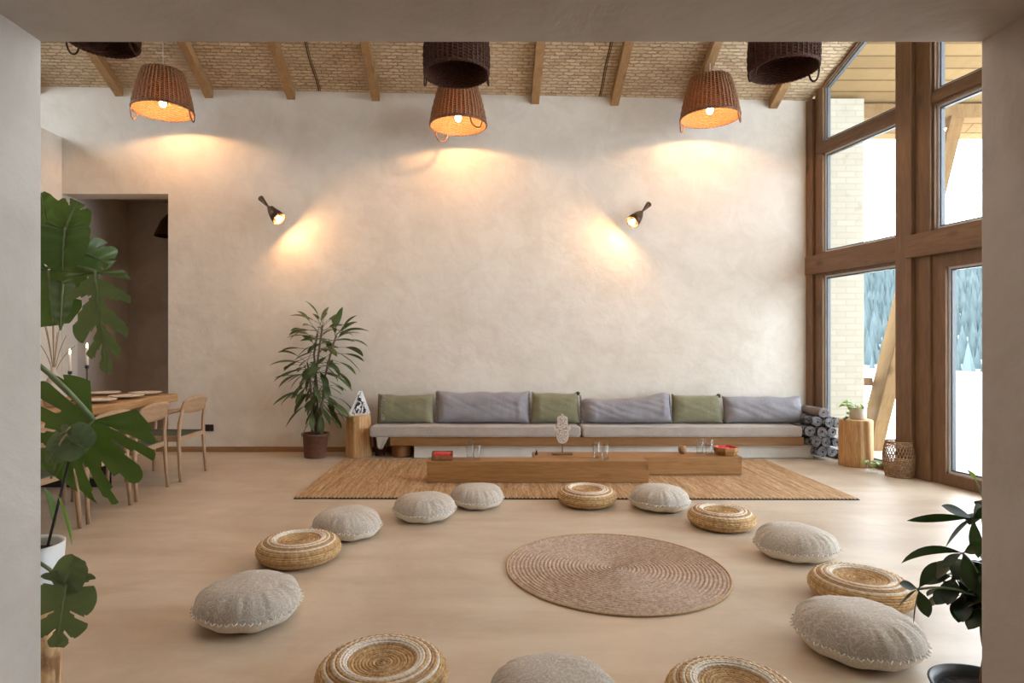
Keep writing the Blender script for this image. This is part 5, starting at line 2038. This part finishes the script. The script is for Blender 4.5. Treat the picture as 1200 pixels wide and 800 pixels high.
# ------------------------------------------------------------------ wall sconces
for (a2, b2_, lab) in (((305.5, 232), (327.5, 257), 'lit hourglass wall sconce above the dracaena, aimed down towards the windows'),
                       ((760.5, 239), (741, 260.5), 'lit hourglass wall sconce nearer the windows, aimed down towards the dining side')):
    A_, B_ = at(a2[0], a2[1], YB - 0.10), at(b2_[0], b2_[1], YB - 0.27)
    d = (B_ - A_)
    Ls = d.length
    root = thing('wall_sconce', lab, 'wall lamp', A_, d.to_track_quat('Z', 'Y').to_euler(), 'hourglass sconces on the back wall')
    m = MB()
    m.lathe([(0.001, 0.0), (0.036, 0.0), (0.038, 0.004), (0.014, Ls * 0.36), (0.013, Ls * 0.40), (0.055, Ls * 0.60), (0.078, Ls * 0.80), (0.088, Ls), (0.085, Ls), (0.075, Ls * 0.80), (0.052, Ls * 0.61), (0.001, Ls * 0.5)], M_bronze, 36)
    m.build('shade', root)
    m = MB(); m.sphere((0, 0, Ls * 0.97), 0.032, M_sbulb, 18, 12); m.build('bulb', root)['label'] = 'glowing warm bulb'
    inv_r = d.to_track_quat('Z', 'Y').to_matrix().inverted()
    m = MB()
    p0 = Vector((0, 0, Ls * 0.38)); back = inv_r @ Vector((0, 1, 0))
    gap_ = YB - (A_.y + d.y * 0.38) - 0.001
    m.tube([p0, p0 + back * gap_], 0.008, M_bronze, 10)
    m.tube([p0 + back * (gap_ - 0.016), p0 + back * gap_], 0.035, M_bronze, 24)
    m.build('wall_bracket', root)

# ------------------------------------------------------------------ monstera in front, behind the left jamb
YM = 2.12
sx0_ = (36 - CX) / FPX * YM
stump('birch_log', 'bark-covered log at the left jamb, carrying the white monstera pot', sx0_ - 0.005, YM, 0.095, 0.505, 9, 'birch log', 0.0, False)
pc_ = Vector((sx0_ - 0.005, YM, 0.509))
root = thing('potted_monstera', 'tall monstera with split leaves in a white pot on the log', 'potted plant', pc_)
m = MB(); m.lathe([(0.001, 0.001), (0.088, 0.001), (0.092, 0.006), (0.106, 0.20), (0.102, 0.202), (0.096, 0.19), (0.094, 0.15)], M_white, 40)
pot = m.build('pot', root)
m = MB(); m.lathe([(0.0965, 0.165), (0.001, 0.172)], M_soil, 30); m.build('soil', pot)
m = MB(); m.tube([(0.075, -0.03, 0.16), ((82 - CX) / FPX * YM - pc_.x, 0.0, HC - (535 - CY) / FPX * YM - pc_.z)], 0.0045, M_black, 8); m.build('support_stake', root)['label'] = 'thin black support stake'


def mp(px, py, Y=YM):
    q = at(px, py, Y)
    return q - pc_


mS, mF = MB(), MB()
stemtop = mp(2, 330, 2.3)
stem_pts = [Vector((-0.02, 0, 0.15)), mp(20, 560, 2.2), mp(6, 470, 2.25), mp(4, 380, 2.28), stemtop]
mS.tube(stem_pts, [0.013, 0.013, 0.012, 0.011, 0.009], M_stem, 10)
mS.build('stem', root)
# big leaf facing the viewer, stalk coming from upper left
monstera_leaf(mF, mp(110, 492, 2.16), (mp(70, 545, 2.12) - mp(110, 492, 2.16)), (0.15, -1, 0.35), 0.23, M_leaf_m, 0.44, 6, 0.25, 4, 0.05, pet_from=mp(46, 428, 2.08), pet_r=0.0085, slit_in=0.32, gapw=1.15, amax=146)
# upper leaves
monstera_leaf(mF, mp(64, 290, 2.22), mp(42, 224, 2.2) - mp(64, 290, 2.22), (-0.35, -1, 0.1), 0.205, M_leaf_m, 0.165, 0, 0.2, 5, 0.10, pet_from=mp(30, 310, 2.25))
monstera_leaf(mF, mp(77, 270, 2.14), mp(88, 236, 2.12) - mp(77, 270, 2.14), (0.2, -1, 0.3), 0.11, M_leaf_m, 0.13, 2, 0.3, 6, 0.1, pet_from=mp(40, 300, 2.25), slit_in=0.5, amax=120, gapw=1.6)
monstera_leaf(mF, mp(77, 268, 2.10), (0.08, -0.35, -1), (0.2, -1, 0.4), 0.15, M_leaf_m, 0.14, 0, 0.45, 7, 0.35, pet_from=mp(40, 300, 2.25), amax=130)
monstera_leaf(mF, mp(84, 292, 2.18), mp(130, 304, 2.14) - mp(84, 292, 2.18), (0.2, -0.8, 0.6), 0.155, M_leaf_m, 0.16, 3, 0.45, 8, 0.1, pet_from=mp(34, 320, 2.25), slit_in=0.5)
monstera_leaf(mF, mp(58, 318, 2.2), mp(60, 378, 2.16) - mp(58, 318, 2.2), (0.1, -1, 0.1), 0.20, M_leaf_m, 0.22, 1, 0.15, 9, 0.08, pet_from=mp(30, 330, 2.25))
monstera_leaf(mF, mp(74, 330, 2.12), mp(70, 386, 2.10) - mp(74, 330, 2.12), (0.5, -1, 0.1), 0.17, M_leaf_pale, 0.07, 0, 0.2, 19, 0.3, amax=100)
# hanging pale split leaf
monstera_leaf(mF, mp(112, 318, 2.06), mp(119, 434, 2.05) - mp(112, 318, 2.06), (0.1, -1, 0.25), 0.345, M_leaf_pale, 0.215, 4, 0.25, 10, 0.15, pet_from=mp(50, 315, 2.24), slit_in=0.08, amax=92, gapw=2.0)
# small dusty leaf in front of the big one
monstera_leaf(mF, mp(80, 510, 2.05), mp(48, 545, 2.02) - mp(80, 510, 2.05), (-0.1, -1, 0.6), 0.11, M_leaf_pale, 0.10, 2, 0.3, 11, 0.15, pet_from=mp(60, 560, 2.15), pet_r=0.004)
monstera_leaf(mF, mp(80, 512, 2.05), mp(104, 530, 2.02) - mp(80, 512, 2.05), (0.2, -1, 0.5), 0.085, M_leaf_pale, 0.11, 0, 0.3, 12, 0.12)
mF.tube([mp(82, 500, 2.04), mp(77, 505, 2.03), mp(70, 508, 2.03)], 0.003, M_dry, 6)
mF.tube([mp(78, 508, 2.03), mp(73, 514, 2.02), mp(69, 522, 2.02)], 0.003, M_dry, 6)
# bright narrow new leaf
blade(mF, mp(67, 578, 2.08), mp(83, 630, 2.06) - mp(67, 578, 2.08), 0.185, 0.062, M_leaf_new, droop=0.25, roll=0.9, fold=0.3, wexp=0.7, peak=0.5)
blade(mF, mp(52, 572, 2.2), (0.25, 0.0, -1), 0.15, 0.09, M_leaf_m, droop=0.2, roll=0.4, wexp=0.7)
# low leaf hanging over the pot
monstera_leaf(mF, mp(78, 684, 2.0), mp(66, 748, 1.96) - mp(78, 684, 2.0), (0.12, -1, 0.35), 0.195, M_leaf_pale, 0.165, 3, 0.2, 14, 0.1, pet_from=Vector((0.01, -0.03, 0.17)), slit_in=0.3)
monstera_leaf(mF, mp(76, 682, 2.0), mp(90, 652, 2.0) - mp(76, 682, 2.0), (0.1, -1, 0.5), 0.085, M_leaf_pale, 0.10, 0, 0.3, 15, 0.1)
blade(mF, mp(84, 694, 2.02), (1, -0.2, -0.8), 0.06, 0.014, M_dark_wicker, droop=0.2)
mF.build('foliage', root)

# ------------------------------------------------------------------ dark palmate plant behind the right jamb
xr, yr = (1162 - CX) / FPX * 2.12, 2.12
root = thing('potted_pachira', 'dark glossy palmate-leaved plant in a black pot by the right jamb', 'potted plant', (xr, yr, 0))
m = MB(); m.lathe([(0.001, 0.002), (0.13, 0.002), (0.14, 0.01), (0.175, 0.185), (0.182, 0.20), (0.172, 0.202), (0.16, 0.18), (0.15, 0.15)], M_black, 40)
pot = m.build('pot', root)
m = MB(); m.lathe([(0.163, 0.165), (0.001, 0.172)], M_soil, 30); m.build('soil', pot)
mS, mF = MB(), MB()


def rp(px, py, Y=2.1):
    return at(px, py, Y) - Vector((xr, yr, 0))


trunk_top = Vector((0.0, 0, 0.50))
for a in (0, 2.1, 4.2):
    mS.tube([(0.02 * math.cos(a + z * 9), 0.02 * math.sin(a + z * 9), 0.165 + z) for z in [0.34 * k / 14 for k in range(15)]], 0.014, M_cane, 8)
rng = random.Random(31)


def palm_leaf(hub, d, n_, ln, wd, droop=0.8, spread=2.4):
    hub, d = Vector(hub), Vector(d).normalized()
    mid = (trunk_top + hub) / 2 + Vector((0, 0, 0.05))
    mS.tube([trunk_top * (1 - t / 6) ** 2 + mid * 2 * (t / 6) * (1 - t / 6) + hub * (t / 6) ** 2 for t in range(7)], 0.004, M_stem, 6)
    side = d.cross(Vector((0, 0, 1))).normalized()
    for k in range(n_):
        a = (k / (n_ - 1) - 0.5) * spread
        dd = d * math.cos(a) + side * math.sin(a)
        blade(mF, hub, dd, ln * (1 - 0.25 * abs(k / (n_ - 1) - 0.5) * 2) * rng.uniform(0.9, 1.1), wd, M_leaf_p, droop=droop * rng.uniform(0.7, 1.3), petiole=0.012, pet_r=0.002, roll=rng.uniform(-0.4, 0.4), wexp=0.75, peak=0.58, fold=0.2)


def star(hub, tips, wd, Y=2.06):
    hub_ = rp(hub[0], hub[1], Y)
    mid = (trunk_top + hub_) / 2 + Vector((0, 0, 0.05))
    mS.tube([trunk_top * (1 - t / 6) ** 2 + mid * 2 * (t / 6) * (1 - t / 6) + hub_ * (t / 6) ** 2 for t in range(7)], 0.004, M_stem, 6)
    for k, (tx, ty, wk, dr) in enumerate(tips):
        d = rp(tx, ty, Y - 0.03 * (k % 3)) - hub_
        blade(mF, hub_, d + Vector((0, 0, d.length * dr * 0.45)), d.length * 1.02, wd * wk, M_leaf_p, droop=dr, petiole=0.008, pet_r=0.002, roll=1.15 if k % 2 else -1.15, wexp=0.75, peak=0.55, fold=0.12)


star((1140, 607), ((1067, 609, 0.75, 0.15), (1106, 593, 0.7, 0.1), (1109, 640, 1.15, 0.5), (1150, 588, 0.8, 0.1), (1146, 650, 1.0, 0.5), (1165, 600, 1, 0.3)), 0.048)
star((1128, 648), ((1057, 654, 0.9, 1.1), (1104, 664, 0.6, 0.6), (1150, 640, 0.9, 0.3), (1140, 690, 1.0, 0.3)), 0.046, 2.03)
star((1076, 690), ((1095, 661, 1.0, 0.0), (1056, 684, 0.8, 0.2), (1053, 711, 0.95, 0.3), (1087, 720, 1.15, 0.2), (1071, 727, 0.6, 0.2)), 0.036, 2.0)
blade(mF, rp(1146, 568, 2.1), (-0.6, -0.1, 1), 0.05, 0.022, M_leaf_s, droop=0.5, petiole=0.02, pet_r=0.0015)
mS.tube([trunk_top, rp(1158, 600, 2.1), rp(1146, 568, 2.1)], 0.003, M_stem, 6)
palm_leaf(rp(1150, 600, 2.1), (0.2, -0.3, 1), 5, 0.14, 0.045, 0.6, 3.0)
for k in range(24):
    a = rng.uniform(0, 6.28)
    hub = (rp(1146, 698, 2.1) + Vector((rng.uniform(-0.035, 0.20), rng.uniform(-0.16, 0.16), rng.uniform(-0.04, 0.13))))
    dd = Vector((math.cos(a), math.sin(a), rng.uniform(-0.9, 0.3)))
    if dd.x < -0.5: dd.x *= 0.5
    if dd.x < 0: dd.x *= 0.6
    palm_leaf(hub, dd, 6, 0.135, 0.058, 1.3, 4.5)
mS.build('stem', root)
mF.build('foliage', root)
# a single small leafy stem seen low against the terrace door
